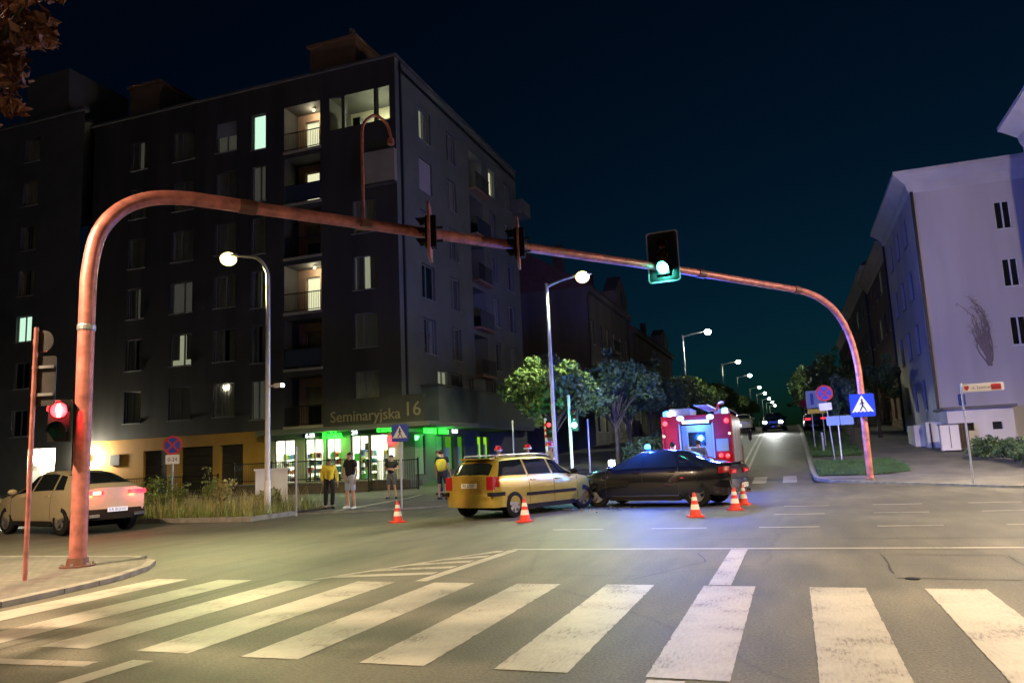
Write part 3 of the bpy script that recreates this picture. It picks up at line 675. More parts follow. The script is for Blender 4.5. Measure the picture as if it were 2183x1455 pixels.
# street-side shop windows with lime film and posters
ghE = [(36.0, 37.2, 0.75, 2.85), (38.6, 39.5, 0.9, 2.85), (39.7, 40.9, 0.9, 2.85), (41.4, 42.4, 0.95, 2.85), (44.4, 45.3, 1.1, 2.85), (45.4, 46.4, 1.1, 2.85)]
obj('street_shopfront', wall(fE, YB, 54.0, 0, 3.44, ghE, 0.2), 'grey_render', flats)
for k, h in enumerate(ghE):
    a, b, c, d = h; q = MB(); t = 0.06
    for bx in ((a, b, c, c+t), (a, b, d-t, d), (a, a+t, c+t, d-t), (b-t, b, c+t, d-t)): fE.box(q, *bx, -0.12, -0.04)
    w = obj('shop_window', q, 'frame_dark', flats)
    q = MB(); fE.box(q, a+t, b-t, c+t, d-t, -0.10, -0.09); obj('pane', q, 'pane_glass', w)
    q = MB(); fE.quad(q, a, b, c, d, -0.19); obj('film', q, 'lime_film_bright' if k >= 4 else ('lime_film' if k != 0 else 'lit_room_dim'), w)
    q = MB(); fE.box(q, a+0.25, b-0.3, c+0.2, c+1.25, -0.17, -0.16); obj('poster', q, 'poster_blue', w)
# brick plinth / terrace wall and steps in front of the shop
q = MB(); q.box(-27.5, -17.2, 33.0, 33.3, 0, 0.62); tw = obj('terrace_wall', q, 'plinth_brick', flats)
q = MB(); q.box(-27.55, -17.15, 32.95, 33.35, 0.62, 0.68); obj('coping', q, 'grey_render', tw)
q = MB(); q.box(-27.4, -17.2, 33.3, YB-0.004, 0.0, 0.6); obj('terrace', q, 'paving', flats)

# fence of thin bars on the terrace wall and along the garages
def fence(label, x0, x1, y, z0, z1):
    t = thing('railing_fence', label, 'fence', ((x0+x1)/2, y, z0), 0, 'dark bar fences before the flats')
    L = x1-x0; n = max(1, round(L/2.4))
    for i in range(n+1):
        q = MB(); x = -L/2+L*i/n; q.box(x-0.03, x+0.03, -0.03, 0.03, 0, z1-z0+0.05); obj('post', q, 'black_metal', t)
    for z in (0.12, z1-z0-0.06):
        q = MB(); q.box(-L/2, L/2, -0.015, 0.015, z, z+0.04); obj('rail', q, 'black_metal', t)
    q = MB(); x = -L/2+0.1
    while x < L/2: q.box(x-0.008, x+0.008, -0.008, 0.008, 0.05, z1-z0); x += 0.115
    tag(obj('bars', q, 'black_metal', t), kind='stuff')
fence('dark bar fence on the brick terrace wall before the shop windows', -27.2, -20.3, 33.15, 0.69, 1.75)
fence('dark bar fence right of the shop door beside the blue sign', -19.0, -16.4, 32.6, 0.13, 1.6)
fence('dark bar fence in front of the orange garage wall', -38.9, -28.0, 32.9, 0.0, 1.25)

# ---- grey neighbour at the far left
nb = thing('grey_flats', 'grey apartment block with bright entrance left of the dark corner block', 'building', (0, 0, 0))
fN = Face((0, 34.2, 0), (1, 0, 0), (0, -1, 0))
hn = []; wn_ = []
for f in range(7):
    for k, x in enumerate((-58.0, -53.0, -48.6, -44.6)):
        hn.append((x, x+1.3, 4.0+2.9*f, 5.6+2.9*f)); wn_.append((x, x+1.3, 4.0+2.9*f, 5.6+2.9*f, 'lit_room_cool' if (k, f) in ((3, 2), (1, 2)) else 'dark_room'))
obj('wall', wall(fN, -62, -39.6, 0, 24.0, hn+[(-43.1, -40.9, 0.1, 3.2, 0.9)], 0.25), 'grey_render', nb)
for a, b, c, d, r_ in wn_: window(fN, a, b, c, d, nb, room=r_, cover=rnd.choice(CV) if r_ == 'dark_room' else None, depth=0.25)
q = MB(); q.box(-62, -39.6, 34.6, 50, 23.4, 23.6); obj('roof', q, 'grey_render', nb)
q = MB(); q.box(-44.8, -41.2, 34.3, 39, 23.6, 27.2); q.box(-62.1, -39.55, 34.05, 34.5, 24.0, 24.2); obj('stair_head', q, 'grey_render', nb)
fD = Face((0, 35.1, 0), (1, 0, 0), (0, -1, 0))
q = MB(); fD.quad(q, -43.1, -40.9, 0.1, 3.2, 0); obj('entrance_wall', q, 'shop_wall', nb)
q = MB(); fD.box(q, -42.6, -41.4, 0.1, 2.25, 0.0, 0.06); obj('entrance_door', q, 'grey_render', nb)
q = MB(); q.ball((-42.9, 34.6, 2.35), 0.14); obj('wall_lamp', q, 'lamp_glow', nb, True)
lamp('wall_lamp_light', 'POINT', (-42.6, 34.5, 2.6), 140, (1.0, 0.95, 0.75), nb, 0.12)
q = MB(); fN.box(q, -47.8, -46.6, 0.3, 2.2, 0.003, 0.05); obj('garage_door', q, 'cream_render', nb)

# ---- old tenements farther up the street on the left
def tenement(label, x, y0, y1, h, gable, m='old_render', lits=()):
    t = thing('tenement', label, 'building', (0, 0, 0), 0, 'old houses up the street')
    f = Face((x, 0, 0), (0, 1, 0), (1, 0, 0)); g0 = T(x, y0)-0.5
    hs = []; ws = []
    n = int((y1-y0)/2.6); st = int((h-g0-1.0)/3.4)
    for s in range(st):
        for k in range(n):
            u = y0+(y1-y0)*(k+0.5)/n; z = g0+1.6+3.4*s
            hs.append((u-0.55, u+0.55, z, z+1.9)); ws.append((u-0.55, u+0.55, z, z+1.9, 'lit_room_dim' if (s, k) in lits else 'dark_room'))
    obj('wall', wall(f, y0, y1, g0, h, hs, 0.25), m, t)
    for a, b, c, d, r_ in ws: window(f, a, b, c, d, t, room=r_, cover=rnd.choice(CV), depth=0.25)
    q = MB(); q.box(x-10, x, y0, y0+0.3, g0, h); obj('side_wall', q, m, t); q = MB(); q.box(x-10, x, y1-0.3, y1, g0, h); obj('side_wall', q, m, t)
    fq = MB(); fq.prism([(x+0.5, h), (x-5, h+3.5), (x-10.5, h)], y0-0.1, y1+0.1, lambda a, b, c: (a, c, b)); obj('roof', fq, 'roof_tile', t)
    q = MB(); f.box(q, y0, y1, h-0.45, h+0.02, 0.003, 0.35); obj('cornice', q, m, t); q = MB(); f.box(q, y0, y1, g0+3.7, g0+3.9, 0.003, 0.12); obj('string_course', q, m, t)
    if gable:
        ga, gb, gh_ = gable; q = MB(); q.prism([(ga, h), (gb, h), (gb, h+1.6), ((ga+gb)/2, h+gh_), (ga, h+1.6)], x-1.0, x+0.25, lambda a, b, c: (c, a, b)); gg = obj('gable', q, m, t)
        q = MB(); f.box(q, (ga+gb)/2-0.6, (ga+gb)/2+0.6, h+0.4, h+1.7, 0.26, 0.3); obj('window', q, 'frame_dark', t)
    q = MB(); q.box(x-3.2, x-2.4, y0+2, y0+2.8, h+1, h+4.2); q.box(x-3.0, x-2.4, y1-4, y1-3.2, h+1, h+4.0); obj('chimney', q, 'plinth_brick', t)
    q = MB(); f.box(q, y0+4, y0+6.5, g0+7.9, g0+8.1, 0.0, 1.1); bl = obj('balcony', q, m, t)
    railing(f, y0+4, y0+6.5, g0+8.1, 1.0, 1.08, t)
    return t
tenement('dark old tenement with a stepped gable behind the corner street lamp', -14.0, 57.5, 73.5, 14.3, (67.5, 72.5, 3.4))
tenement('lower old tenement beyond the gabled one on the rising street', -13.6, 73.7, 99, 13.2, (90, 95, 2.6))

# ---- pale house on the right corner
rh = thing('pale_house', 'pale four-storey house lit violet on the right corner', 'building', (0, 0, 0))
GX, GY, EV = 6.9, 44.0, 15.1
fG = Face((0, GY, 0), (1, 0, 0), (0, -1, 0)); fW = Face((GX, 0, 0), (0, 1, 0), (-1, 0, 0))
hg = [(10.62, 11.32, z, z+1.45) for z in (11.72, 8.76, 5.82)]
obj('gable_wall', wall(fG, GX, 12.2, 0.5, EV, hg, 0.22), 'lilac_render', rh)
for h in hg: window(fG, *h[:4], rh, leaves=2, inset=0.06, depth=0.22, fm='white_paint')
hw = [(u, u+1.2, z, z+1.6) for u in (46.2, 49.4, 52.6) for z in (3.0, 6.0, 9.0, 12.0)]
obj('street_wall', wall(fW, GY, 56.0, 0.5, EV, hw, 0.22), 'lilac_render', rh)
for h in hw: window(fW, *h[:4], rh, leaves=2, inset=0.1, depth=0.22, cover=rnd.choice(CV))
# eaves: a deep coved cornice
def cornice(face, u0, u1, z, d, m, parent, e0=0, e1=0):
    q = MB(); prof = [(0.003, z-0.9), (0.10, z-0.72), (0.16, z-0.45), (d*0.8, z-0.1), (d, z-0.02), (d, z+0.16), (0.003, z+0.16)]
    n = len(prof); vs = []
    for (uu, e) in ((u0, e0), (u1, e1)):
        for nn, v in prof: vs.append(face.p(uu+e*nn, v, nn))
    q.add(vs, [(i, (i+1) % n, n+(i+1) % n, n+i) for i in range(n)]+[tuple(range(n)), tuple(range(2*n-1, n-1, -1))])
    return obj('eaves', q, m, parent)
cornice(fG, GX, 12.2, EV, 0.75, 'eave_render', rh, -1, 0)
cornice(fW, GY, 56.0, EV, 0.75, 'eave_render', rh, -1, 0)
q = MB(); q.add([(GX-0.75, GY-0.75, EV+0.165), (30, GY-0.75, EV+0.165), (30, 56, EV+0.165), (GX-0.75, 56, EV+0.165), (16, 50, EV+0.9), (30, 50, EV+0.9)], [(0,1,5,4), (3,4,5,2), (0,4,3), (0,3,2,1)]); obj('roof', q, 'roof_tile', rh)
q = MB(); fG.box(q, GX+0.02, GX+0.16, 1.0, EV-0.85, 0.003, 0.13); obj('downpipe', q, 'pipe_dark', rh)
q = MB(); fW.box(q, 55.7, 55.9, 1.2, EV-0.85, 0.003, 0.14); obj('downpipe', q, 'pipe_dark', rh)
q = MB(); q.box(12.2, 30, 39.1, 44.0, 0.3, EV); obj('link_wall', q, 'lilac_render', rh)
fwg = Face((10.9, 0, 0), (0, 1, 0), (-1, 0, 0)); q = MB(); q.box(10.9, 30, 24, 39.1, 0.0, EV); obj('wing_wall', q, 'lilac_render', rh)
cornice(fwg, 24, 39.1, EV, 0.9, 'eave_render', rh, 0, 0)
q = MB(); q.add([(10.0, 23.5, EV+0.165), (10.0, 39.1, EV+0.165), (30, 39.1, EV+0.165), (30, 23.5, EV+0.165), (20, 31, EV+0.9)], [(0,1,4), (1,2,4), (2,3,4), (3,0,4)]); obj('roof', q, 'roof_tile', rh)
# dead creeper on the gable
def vine(u, v, n=0.03):
    q = MB(); rr = random.Random(5)
    for k in range(26):
        du = rr.gauss(0, 0.16); pts = []; uu, vv = 9.55+rr.uniform(-0.07, 0.07), 4.9
        L = rr.randint(6, 13)
        for i in range(L):
            pts.append(fG.p(uu, vv, 0.02)); vv += 0.27+rr.uniform(-0.06, 0.08); uu += du*0.22+rr.gauss(-0.03, 0.05)+(-0.13 if i > 8 else 0)
        q.tube(pts, [0.028*(1-i/L)+0.006 for i in range(L)], 5)
        for p in pts[3:]:
            for j in range(3):
                a = rr.uniform(0, 6.28); l_ = rr.uniform(0.1, 0.28); q.tube([p, (p[0]+l_*math.cos(a), p[1]-0.005, p[2]+l_*math.sin(a))], [0.008, 0.004], 4)
    return q
tag(obj('creeper', vine(0, 0), 'vine_stem'), 'brown dead creeper climbing the violet gable wall', 'plant')
# low annex, bin store
an = thing('bin_store', 'low pale annex with two small openings at the foot of the gable', 'shed', (0, 0, 0))
zA = 0.9
fA = Face((0, 41.2, 0), (1, 0, 0), (0, -1, 0))
obj('wall', wall(fA, 6.9, 9.6, 0.2, 2.75, [(7.55, 7.95, 1.75, 2.1), (8.7, 9.1, 1.75, 2.1)], 0.2), 'lilac_render', an)
q = MB(); q.box(6.9, 6.92, 41.21, 43.9, 0.2, 2.75); obj('side_wall', q, 'lilac_render', an); q = MB(); q.box(9.58, 9.6, 41.21, 43.9, 0.2, 2.75); obj('side_wall', q, 'lilac_render', an)
q = MB(); q.box(6.75, 9.75, 41.0, 43.98, 2.75, 2.87); obj('roof', q, 'grey_render', an)
q = MB(); fA.box(q, 7.5, 8.0, 1.7, 2.15, -0.19, -0.15); fA.box(q, 8.65, 9.15, 1.7, 2.15, -0.19, -0.15); obj('opening', q, 'dark_room', an)
bx_ = thing('garden_wall', 'stepped low plaster wall between the annex and the street', 'wall', (0, 0, 0))
q = MB(); q.box(5.75, 6.15, 43.6, 46.0, 0.5, 2.15); q.box(6.15, 6.88, 42.6, 43.9, 0.5, 2.25); obj('wall', q, 'lilac_render', bx_)
q = MB(); q.box(6.3, 6.36, 42.5, 42.6, 0.6, 2.2); obj('downpipe', q, 'pipe_dark', bx_)
ub = thing('utility_box', 'pale utility box against the low annex wall', 'utility box', (6.75, 40.4, T(6.7, 40.4)+0.12))
q = MB(); q.box(-0.38, 0.38, -0.2, 0.2, 0, 1.15); obj('cabinet', q, 'lilac_render', ub); q = MB(); q.box(-0.42, 0.42, -0.24, 0.24, 1.15, 1.2); obj('lid', q, 'grey_render', ub); q = MB(); q.box(-0.015, 0.015, -0.206, -0.2, 0.1, 1.1); obj('seam', q, 'ink', ub)
bd = thing('brown_gate', 'narrow brown gate beside the pale utility box', 'gate', (7.35, 40.6, T(7.3, 40.6)+0.12))
for k in range(4):
    q = MB(); q.box(-0.24+k*0.122, -0.13+k*0.122, -0.02, 0.02, 0.05, 1.2); obj('plank', q, 'plinth_brick', bd)
q = MB(); q.box(-0.25, 0.25, 0.022, 0.05, 0.3, 0.38); q.box(-0.25, 0.25, 0.022, 0.05, 0.9, 0.98); obj('brace', q, 'plinth_brick', bd)

# ---- houses beyond on the right
def row_house(label, x, y0, y1, h, m, lits):
    t = thing('row_house', label, 'building', (0, 0, 0), 0, 'houses beyond the pale one')
    f = Face((x, 0, 0), (0, 1, 0), (-1, 0, 0)); g0 = T(x, y0)-0.3; hs = []; ws = []
    n = int((y1-y0)/2.8); st = int((h-g0-0.8)/3.0)
    for s in range(st):
        for k in range(n):
            u = y0+(y1-y0)*(k+0.5)/n; z = g0+1.3+3.0*s; hs.append((u-0.6, u+0.6, z, z+1.6)); ws.append((u-0.6, u+0.6, z, z+1.6, 'lit_room_cool' if (s, k) in lits else 'dark_room'))
    obj('wall', wall(f, y0, y1, g0, h, hs, 0.22), m, t)
    for a, b, c, d, r_ in ws: window(f, a, b, c, d, t, room=r_, cover=rnd.choice(CV) if r_ == 'dark_room' else None, depth=0.22)
    q = MB(); q.box(x, x+12, y0, y0+0.3, g0, h); obj('side_wall', q, m, t)
    cornice(f, y0, y1, h, 0.6, 'eave_render' if m != 'facade_brick' else 'cream_render', t)
    q = MB(); q.prism([(x-0.6, h+0.17), (x+6, h+4.2), (x+12, h+0.17)], y0, y1, lambda a, b, c: (a, c, b)); obj('roof', q, 'roof_tile', t)
    q = MB(); f.box(q, y1-0.25, y1-0.1, g0, h-0.5, 0.003, 0.13); obj('downpipe', q, 'pipe_dark', t)
    return t
row_house('brown brick house joined to the pale corner house', 7.0, 56.05, 71, 14.6, 'facade_brick', {(2, 2), (3, 1)})
row_house('grey-green house at the far end of the right-hand row', 7.3, 71.1, 96, 16.2, 'grey_render', {(3, 4)})
row_house('distant dark house beyond the row on the right', 8.5, 104, 135, 17.0, 'old_render', {(2, 6)})
# ------------------------------------------------------------------ signal gantry across the junction
GA = Vector((-10.74, 9.46, 0)); GB = Vector((2.42, 30.02, 0)); GT = (GB-GA).normalized(); GN = Vector((GT.y, -GT.x, 0))
gang = math.atan2(GT.y, GT.x)
gantry = thing('signal_gantry', 'tubular signal gantry with red light in its colour arching across the junction', 'gantry', (GA.x, GA.y, 0.06), gang)
def arc(pts, k=4):
    """Catmull-Rom through (s,z) points"""
    out = []
    for i in range(len(pts)-1):
        p0, p1, p2, p3 = pts[max(i-1, 0)], pts[i], pts[i+1], pts[min(i+2, len(pts)-1)]
        for j in range(k):
            t = j/k
            out.append(tuple(0.5*((2*p1[d])+(-p0[d]+p2[d])*t+(2*p0[d]-5*p1[d]+4*p2[d]-p3[d])*t*t+(-p0[d]+3*p1[d]-3*p2[d]+p3[d])*t**3) for d in range(2)))
    return out+[pts[-1]]
zo = -0.06
lp = arc([(0, 0), (0, 2.0), (0, 4.2), (0.02, 4.9), (0.14, 5.5), (0.45, 5.95), (0.9, 6.22), (1.45, 6.33), (2.0, 6.355), (2.6, 6.36)], 4)
q = MB(); q.tube([(s, 0, z+zo if z > 0 else 0) for s, z in lp], 0.128, 20); obj('post', q, 'gantry_red_cast', gantry, True)
bm_ = [(2.6+ (21.0-2.6)*i/12, 6.36+0.20*min(1, i/8)) for i in range(13)]
q = MB(); q.tube([(s, 0, z+zo) for s, z in bm_], [0.122-0.014*i/12 for i in range(13)], 18); obj('beam', q, 'gantry_red_cast', gantry, True)
rp = arc([(21.0, 6.56), (21.6, 6.52), (22.4, 6.38), (23.15, 6.08), (23.75, 5.6), (24.15, 4.95), (24.36, 4.2), (24.41, 3.4), (24.41, 1.5), (24.41, 0.0)], 4)
q = MB(); q.tube([(s, 0, z+zo) for s, z in rp], 0.112, 20); obj('post', q, 'gantry_red_cast', gantry, True)
for s, z in ((2.62, 6.36), (9.2, 6.5), (16.0, 6.56), (20.95, 6.56)):
    q = MB(); q.lathe([(0.135, s-0.16), (0.14, s-0.13), (0.14, s+0.13), (0.135, s+0.16)], 18, (0, 0, z+zo), 'x'); obj('joint_sleeve', q, 'gantry_joint', gantry, True)
for s in (0, 24.41):
    q = MB(); q.lathe([(0.0, 0.0), (0.26, 0.0), (0.26, 0.025), (0.17, 0.03), (0.15, 0.14), (0, 0.14)], 18, (s, 0, -0.002)); obj('base_flange', q, 'gantry_joint', gantry, True)
    for k in range(6):
        a = k*math.pi/3; q = MB(); q.lathe([(0.02, 0.02), (0.02, 0.06)], 6, (s+0.22*math.cos(a), 0.22*math.sin(a), 0)); obj('bolt', q, 'galvanised', gantry)
q = MB(); q.lathe([(0.135, 0), (0.142, 0.02), (0.142, 0.08), (0.135, 0.1)], 18, (0, 0, 3.75)); obj('clamp', q, 'galvanised', gantry)

def gpt(s, z, n=0.0): p = GA+GT*s+GN*n; return (p.x, p.y, z)
def signal_head(name, label, loc, rotz, lit=None, board=(0.9, 1.46), n=3, small=False, group='signal heads on the gantry', edge=False):
    """local: faces -y; origin at the middle of the housing"""
    t = thing(name, label, 'traffic light', loc, rotz, group)
    ls = 0.30 if not small else 0.2; d = ls*1.17; hh = d*n
    q = MB(); q.box(-d/2, d/2, 0.0, 0.22, -hh/2, hh/2); q.box(-d/2+0.02, d/2-0.02, -0.02, 0.0, -hh/2+0.02, hh/2-0.02); obj('housing', q, 'black_plastic', t)
    if board:
        bw, bh = board; r = 0.08
        pts = []
        for cx, cz, a0 in ((bw/2-r, bh/2-r, 0), (-bw/2+r, bh/2-r, 90), (-bw/2+r, -bh/2+r, 180), (bw/2-r, -bh/2+r, 270)):
            pts += [(cx+r*math.cos(R(a0+k*30)), cz+r*math.sin(R(a0+k*30))) for k in range(4)]
        q = MB(); q.prism(pts, 0.05, 0.10 if edge else 0.062, lambda a, b, c: (a, c, b)); bo = obj('backing_board', q, 'gantry_red_cast' if edge else 'black_metal', t)  # edge-on boards are thick and reddish to imitate an orange-lit rim
        q = MB(); m = len(pts); inner = [(a*(1-0.07/bw*1.0), b*(1-0.06/bh*1.3)) for a, b in pts]
        vs = [(a, 0.046, b) for a, b in pts]+[(a, 0.046, b) for a, b in inner]
        q.add(vs, [(i, (i+1) % m, m+(i+1) % m, m+i) for i in range(m)]); obj('border', q, 'reflective', bo, fix=False)
    for k in range(n):
        z = hh/2-d*(k+0.5); mt = ['lens_red_off', 'lens_amber_off', 'lens_green_off'][k if n == 3 else (0, 2)[k]]
        if lit is not None and k == lit[0]: mt = lit[1]
        q = MB(); q.lathe([(0.0, -0.055), (ls*0.30, -0.050), (ls*0.46, -0.03), (ls*0.46, -0.01), (0.0, -0.01)], 20, (0, 0, z), 'y'); obj('lens', q, mt, t, True)
        q = MB(); vs = []; fs = []; m = 16
        for i in range(m+1):
            a = R(-20+220*i/m); c, s = math.cos(a)*ls*0.52, math.sin(a)*ls*0.52
            vs += [(c, -0.02, z+s), (c, -0.02-0.22*(0.6+0.4*max(0, math.sin(a))), z+s)]
        fs = [(2*i, 2*i+2, 2*i+3, 2*i+1) for i in range(m)]; q.add(vs, fs); obj('visor', q, 'black_plastic', t, True)
    q = MB(); q.tube([(0, 0.2, 0.1), (0, 0.36, 0.1)], 0.03, 8); q.tube([(0, 0.2, -0.2), (0, 0.36, -0.2)], 0.03, 8); obj('bracket', q, 'black_metal', t)
    return t
p = gpt(14.45, 6.8)
sg = signal_head('traffic_light', 'black signal head with white border showing green on the gantry', (p[0], p[1]-0.38, p[2]), R(-4), (2, 'green_glow'))
lamp('signal_light', 'SPOT', (0, -0.10, -0.35), 160, (0.1, 1.0, 0.72), sg, 0.1, 150, 0.6, (R(90), 0, 0))
p = gpt(6.6, 6.36); signal_head('traffic_light', 'dark signal head seen edge-on left of the other dark one', (p[0]+0.1, p[1]-0.25, p[2]), R(-70), None, (0.62, 1.25), small=True, edge=True)
p = gpt(9.05, 6.45); signal_head('traffic_light', 'dark signal head seen edge-on beside the corner of the flats', (p[0]+0.1, p[1]-0.25, p[2]), R(-74), None, (0.55, 1.2), small=True, edge=True)
# crook with a detector above the beam
p = gpt(5.05, 6.42); dt = thing('detector_mast', 'thin crook-shaped mast with small detector above the gantry beam', 'mast', p, gang)
cr = arc([(0, 0), (0, 1.0), (0.0, 1.95), (0.06, 2.22), (0.24, 2.42), (0.42, 2.44), (0.6, 2.32), (0.68, 2.1), (0.69, 2.0)], 4)
q = MB(); q.tube([(a, 0, b) for a, b in cr], 0.034, 10); obj('mast', q, 'gantry_red_cast', dt, True)
q = MB(); q.lathe([(0.05, 1.86), (0.075, 1.88), (0.075, 1.99), (0.04, 2.03)], 12, (0.69, 0, 0)); obj('detector', q, 'gantry_red_cast', dt, True)
q = MB(); q.box(-0.12, 0.12, -0.16, 0.16, -0.12, 0.02); obj('clamp', q, 'gantry_joint', dt)
# pedestrian signal on the near post
ps = thing('pedestrian_signal', 'pedestrian signal with glowing red figure on the near gantry post', 'traffic light', (-10.84, 9.1, 2.34), R(38))
q = MB(); q.box(-0.15, 0.15, 0.0, 0.2, -0.33, 0.33); obj('housing', q, 'black_plastic', ps)
q = MB(); q.lathe([(0.0, -0.02), (0.12, -0.02), (0.12, 0.0), (0, 0.0)], 20, (0, 0, 0.16), 'y'); obj('lens', q, 'red_glow', ps)
q = MB(); q.lathe([(0.0, -0.02), (0.12, -0.02), (0.12, 0.0), (0, 0.0)], 20, (0, 0, -0.16), 'y'); obj('lens', q, 'lens_green_off', ps)
q = MB(); q.ball((0, -0.026, 0.235), 0.022, 0.006, 0.022, 8, 5); q.box(-0.032, 0.032, -0.03, -0.022, 0.13, 0.21); q.box(-0.024, -0.004, -0.03, -0.022, 0.055, 0.13); q.box(0.004, 0.024, -0.03, -0.022, 0.055, 0.13); obj('red_figure', q, 'red_man_glow', ps)
for z in (0.16, -0.16):
    q = MB(); vs = []; m = 14
    for i in range(m+1):
        a = R(-10+200*i/m); vs += [(0.14*math.cos(a), 0, z+0.14*math.sin(a)), (0.14*math.cos(a), -0.16, z+0.14*math.sin(a))]
    q.add(vs, [(2*i, 2*i+2, 2*i+3, 2*i+1) for i in range(m)]); obj('visor', q, 'black_plastic', ps, True)
lamp('red_light', 'POINT', (0.0, -0.12, 0.16), 9, (1, 0.05, 0.06), ps, 0.08)

# ------------------------------------------------------------------ street lamps
def street_lamp(label, x, y, dx, dy, arm, h, power, col=(0.95, 0.95, 0.42), bulb_glare='lamp_glow', far=False, group='street lamps', br=0.15, up=0):
    z = T(x, y)+0.12; t = thing('street_lamp', label, 'street lamp', (x, y, z), math.atan2(dy, dx), group)
    rise = 0.42*min(arm, 2.0)
    pts = [(0, 0), (0, h*0.5), (0, h-1.25), (0.05*arm, h-0.55), (0.3*arm, h-0.12), (0.65*arm, h+0.02), (arm, h+0.10)] if not far else [(0, 0), (0, h*0.5), (0, h-0.35), (0.02, h-0.2), (0.3*arm, h-0.08), (0.65*arm, h+0.02), (arm, h+0.08)]
    ar = arc(pts, 4); k = len(ar)
    q = MB(); q.tube([(a, 0, b) for a, b in ar], [0.085-0.05*i/(k-1) for i in range(k)], 12 if not far else 8); obj('pole', q, 'lamp_pole_paint', t, True)
    q = MB(); q.lathe([(0.14, 0), (0.14, 0.02), (0.10, 0.05), (0.10, 0.9), (0.085, 0.95)], 12); obj('base_sleeve', q, 'lamp_pole_paint', t, True)
    hz_ = h+0.10 if not far else h+0.08
    q = MB(); n = 10; vs = []
    prof = [(arm-0.10, 0.05, 0.035), (arm+0.02, 0.13, 0.06), (arm+0.30, 0.17, 0.08), (arm+0.55, 0.13, 0.06), (arm+0.64, 0.05, 0.03)]
    for (xx, w, hh) in prof:
        for j in range(n):
            a = 2*math.pi*j/n; vs.append((xx, w*math.cos(a), hz_+0.02+hh*max(math.sin(a), -0.45)))
    fs = [(i*n+j, i*n+(j+1) % n, (i+1)*n+(j+1) % n, (i+1)*n+j) for i in range(len(prof)-1) for j in range(n)]+[tuple(range(n)), tuple((len(prof)-1)*n+j for j in range(n))]
    q.add(vs, fs); hd = obj('lamp_head', q, 'lamp_pole_paint', t, True)
    q = MB(); q.ball((arm+0.28, 0, hz_-0.06), 0.9*br, 0.9*br, 0.75*br, 14, 10); obj('bulb_glare', q, bulb_glare, hd, True)  # ball swollen beyond a real bulb to imitate the lamp's glare
    if power: lamp('lamp_light', 'SPOT', (arm+0.28, 0, hz_-0.20), power, col, t, 0.12, 165, 0.5)
    if up: lamp('lamp_light', 'POINT', (arm+0.28, 0, hz_-0.20), up, col, t, 0.15)
    return t
la = street_lamp('street lamp arching left beside the utility cabinet', -15.31, 20.19, -1, 0.05, 1.35, 8.15, 15000, br=0.30)
# bracket with a small camera on that post
q = MB(); q.tube([(0, 0, 3.85), (-0.32, 0, 3.88)], 0.03, 8); q.box(-0.55, -0.28, -0.06, 0.06, 3.8, 3.93); obj('camera_bracket', q, 'white_paint', la)
q = MB(); q.ball((-0.57, -0.02, 3.86), 0.05); obj('camera_lamp', q, 'head_glow', la, True)
lb = street_lamp('street lamp over the fire engine beside the bright round tree', -8.38, 28.0, 1, 0, 1.15, 7.95, 13000, (0.90, 1.0, 0.58), br=0.30, far=True)
YS = [(64, 8.2), (103, 8.3), (133, 8.3), (174, 8.2), (209, 8.3), (250, 8.3), (290, 8.4), (335, 8.4)]
NL = ['nearest street lamp on the slope above the fire engine', 'second street lamp up the rising street', 'third street lamp up the rising street', 'fourth street lamp up the rising street', 'fifth street lamp up the rising street', 'sixth street lamp up the rising street', 'seventh street lamp up the rising street', 'farthest street lamp at the top of the rising street']
for k, (y, h) in enumerate(YS): street_lamp(NL[k], -7.75, y, 1, 0, 1.75, h, 5000 if k < 4 else (4000 if k < 6 else 0), (0.95, 1.0, 0.72), 'lamp_glow_far', True, br=0.29 if k == 0 else 0.28+0.03*k)
street_lamp('street lamp behind the viewer over the near left pavement', -14.5, 4.5, 1, 0.1, 1.6, 8.2, 2500, (1.0, 0.70, 0.42))
street_lamp('street lamp behind the viewer over the near right kerb', 8.6, 8.0, -1, 0.05, 1.8, 8.2, 2600, (1.0, 0.76, 0.50))
street_lamp('added unseen street lamp lighting the gable from the right arm', 11.0, 26.0, -1, -0.2, 1.6, 8.2, 1600, (1.0, 0.80, 0.60), up=640)  # unseen lamp added for warm light on the gable, upper part included

# ------------------------------------------------------------------ signs
def disc(r, n=32, sq=1.0): return [(r*math.cos(2*math.pi*i/n), r*math.sin(2*math.pi*i/n)*sq) for i in range(n)]
def rrect(w, h, r, k=4):
    pts = []
    for cx, cz, a0 in ((w/2-r, h/2-r, 0), (-w/2+r, h/2-r, 90), (-w/2+r, -h/2+r, 180), (w/2-r, -h/2+r, 270)):
        pts += [(cx+r*math.cos(R(a0+j*90/k)), cz+r*math.sin(R(a0+j*90/k))) for j in range(k+1)]
    return pts
def plate(name, poly, z, m, parent, n0=0.0, n1=0.012, x=0.0):
    q = MB(); q.prism(poly, -n0, -n1, lambda a, b, c: (a+x, c, b+z)); return obj(name, q, m, parent)
def pole(t, h, r=0.03, m='galvanised'):
    q = MB(); q.tube([(0, 0.035, -0.12), (0, 0.035, h)], r, 10); obj('pole', q, m, t, True)
    q = MB(); q.ball((0, 0.035, h), r, r, r*0.5, 10, 4); obj('pole_cap', q, 'black_plastic', t)
def no_stopping(t, z, r=0.32):
    b = plate('sign_face', disc(r), z, 'sign_red', t, 0, 0.012)
    k = r*0.80
    plate('blue_field', disc(k), z, 'sign_blue', b, 0.0122, 0.0150)
    for s in (1, -1):
        c, d = math.cos(R(45)), math.sin(R(45))*s; w = r*0.085
        pts = [(c*k-(-d)*w*0-d*w, d*k+c*w), (-c*k-d*w, -d*k+c*w), (-c*k+d*w, -d*k-c*w), (c*k+d*w, d*k-c*w)]
        plate('red_bar', pts, z, 'sign_red', b, 0.0152, 0.0165+0.001*s)
    return b
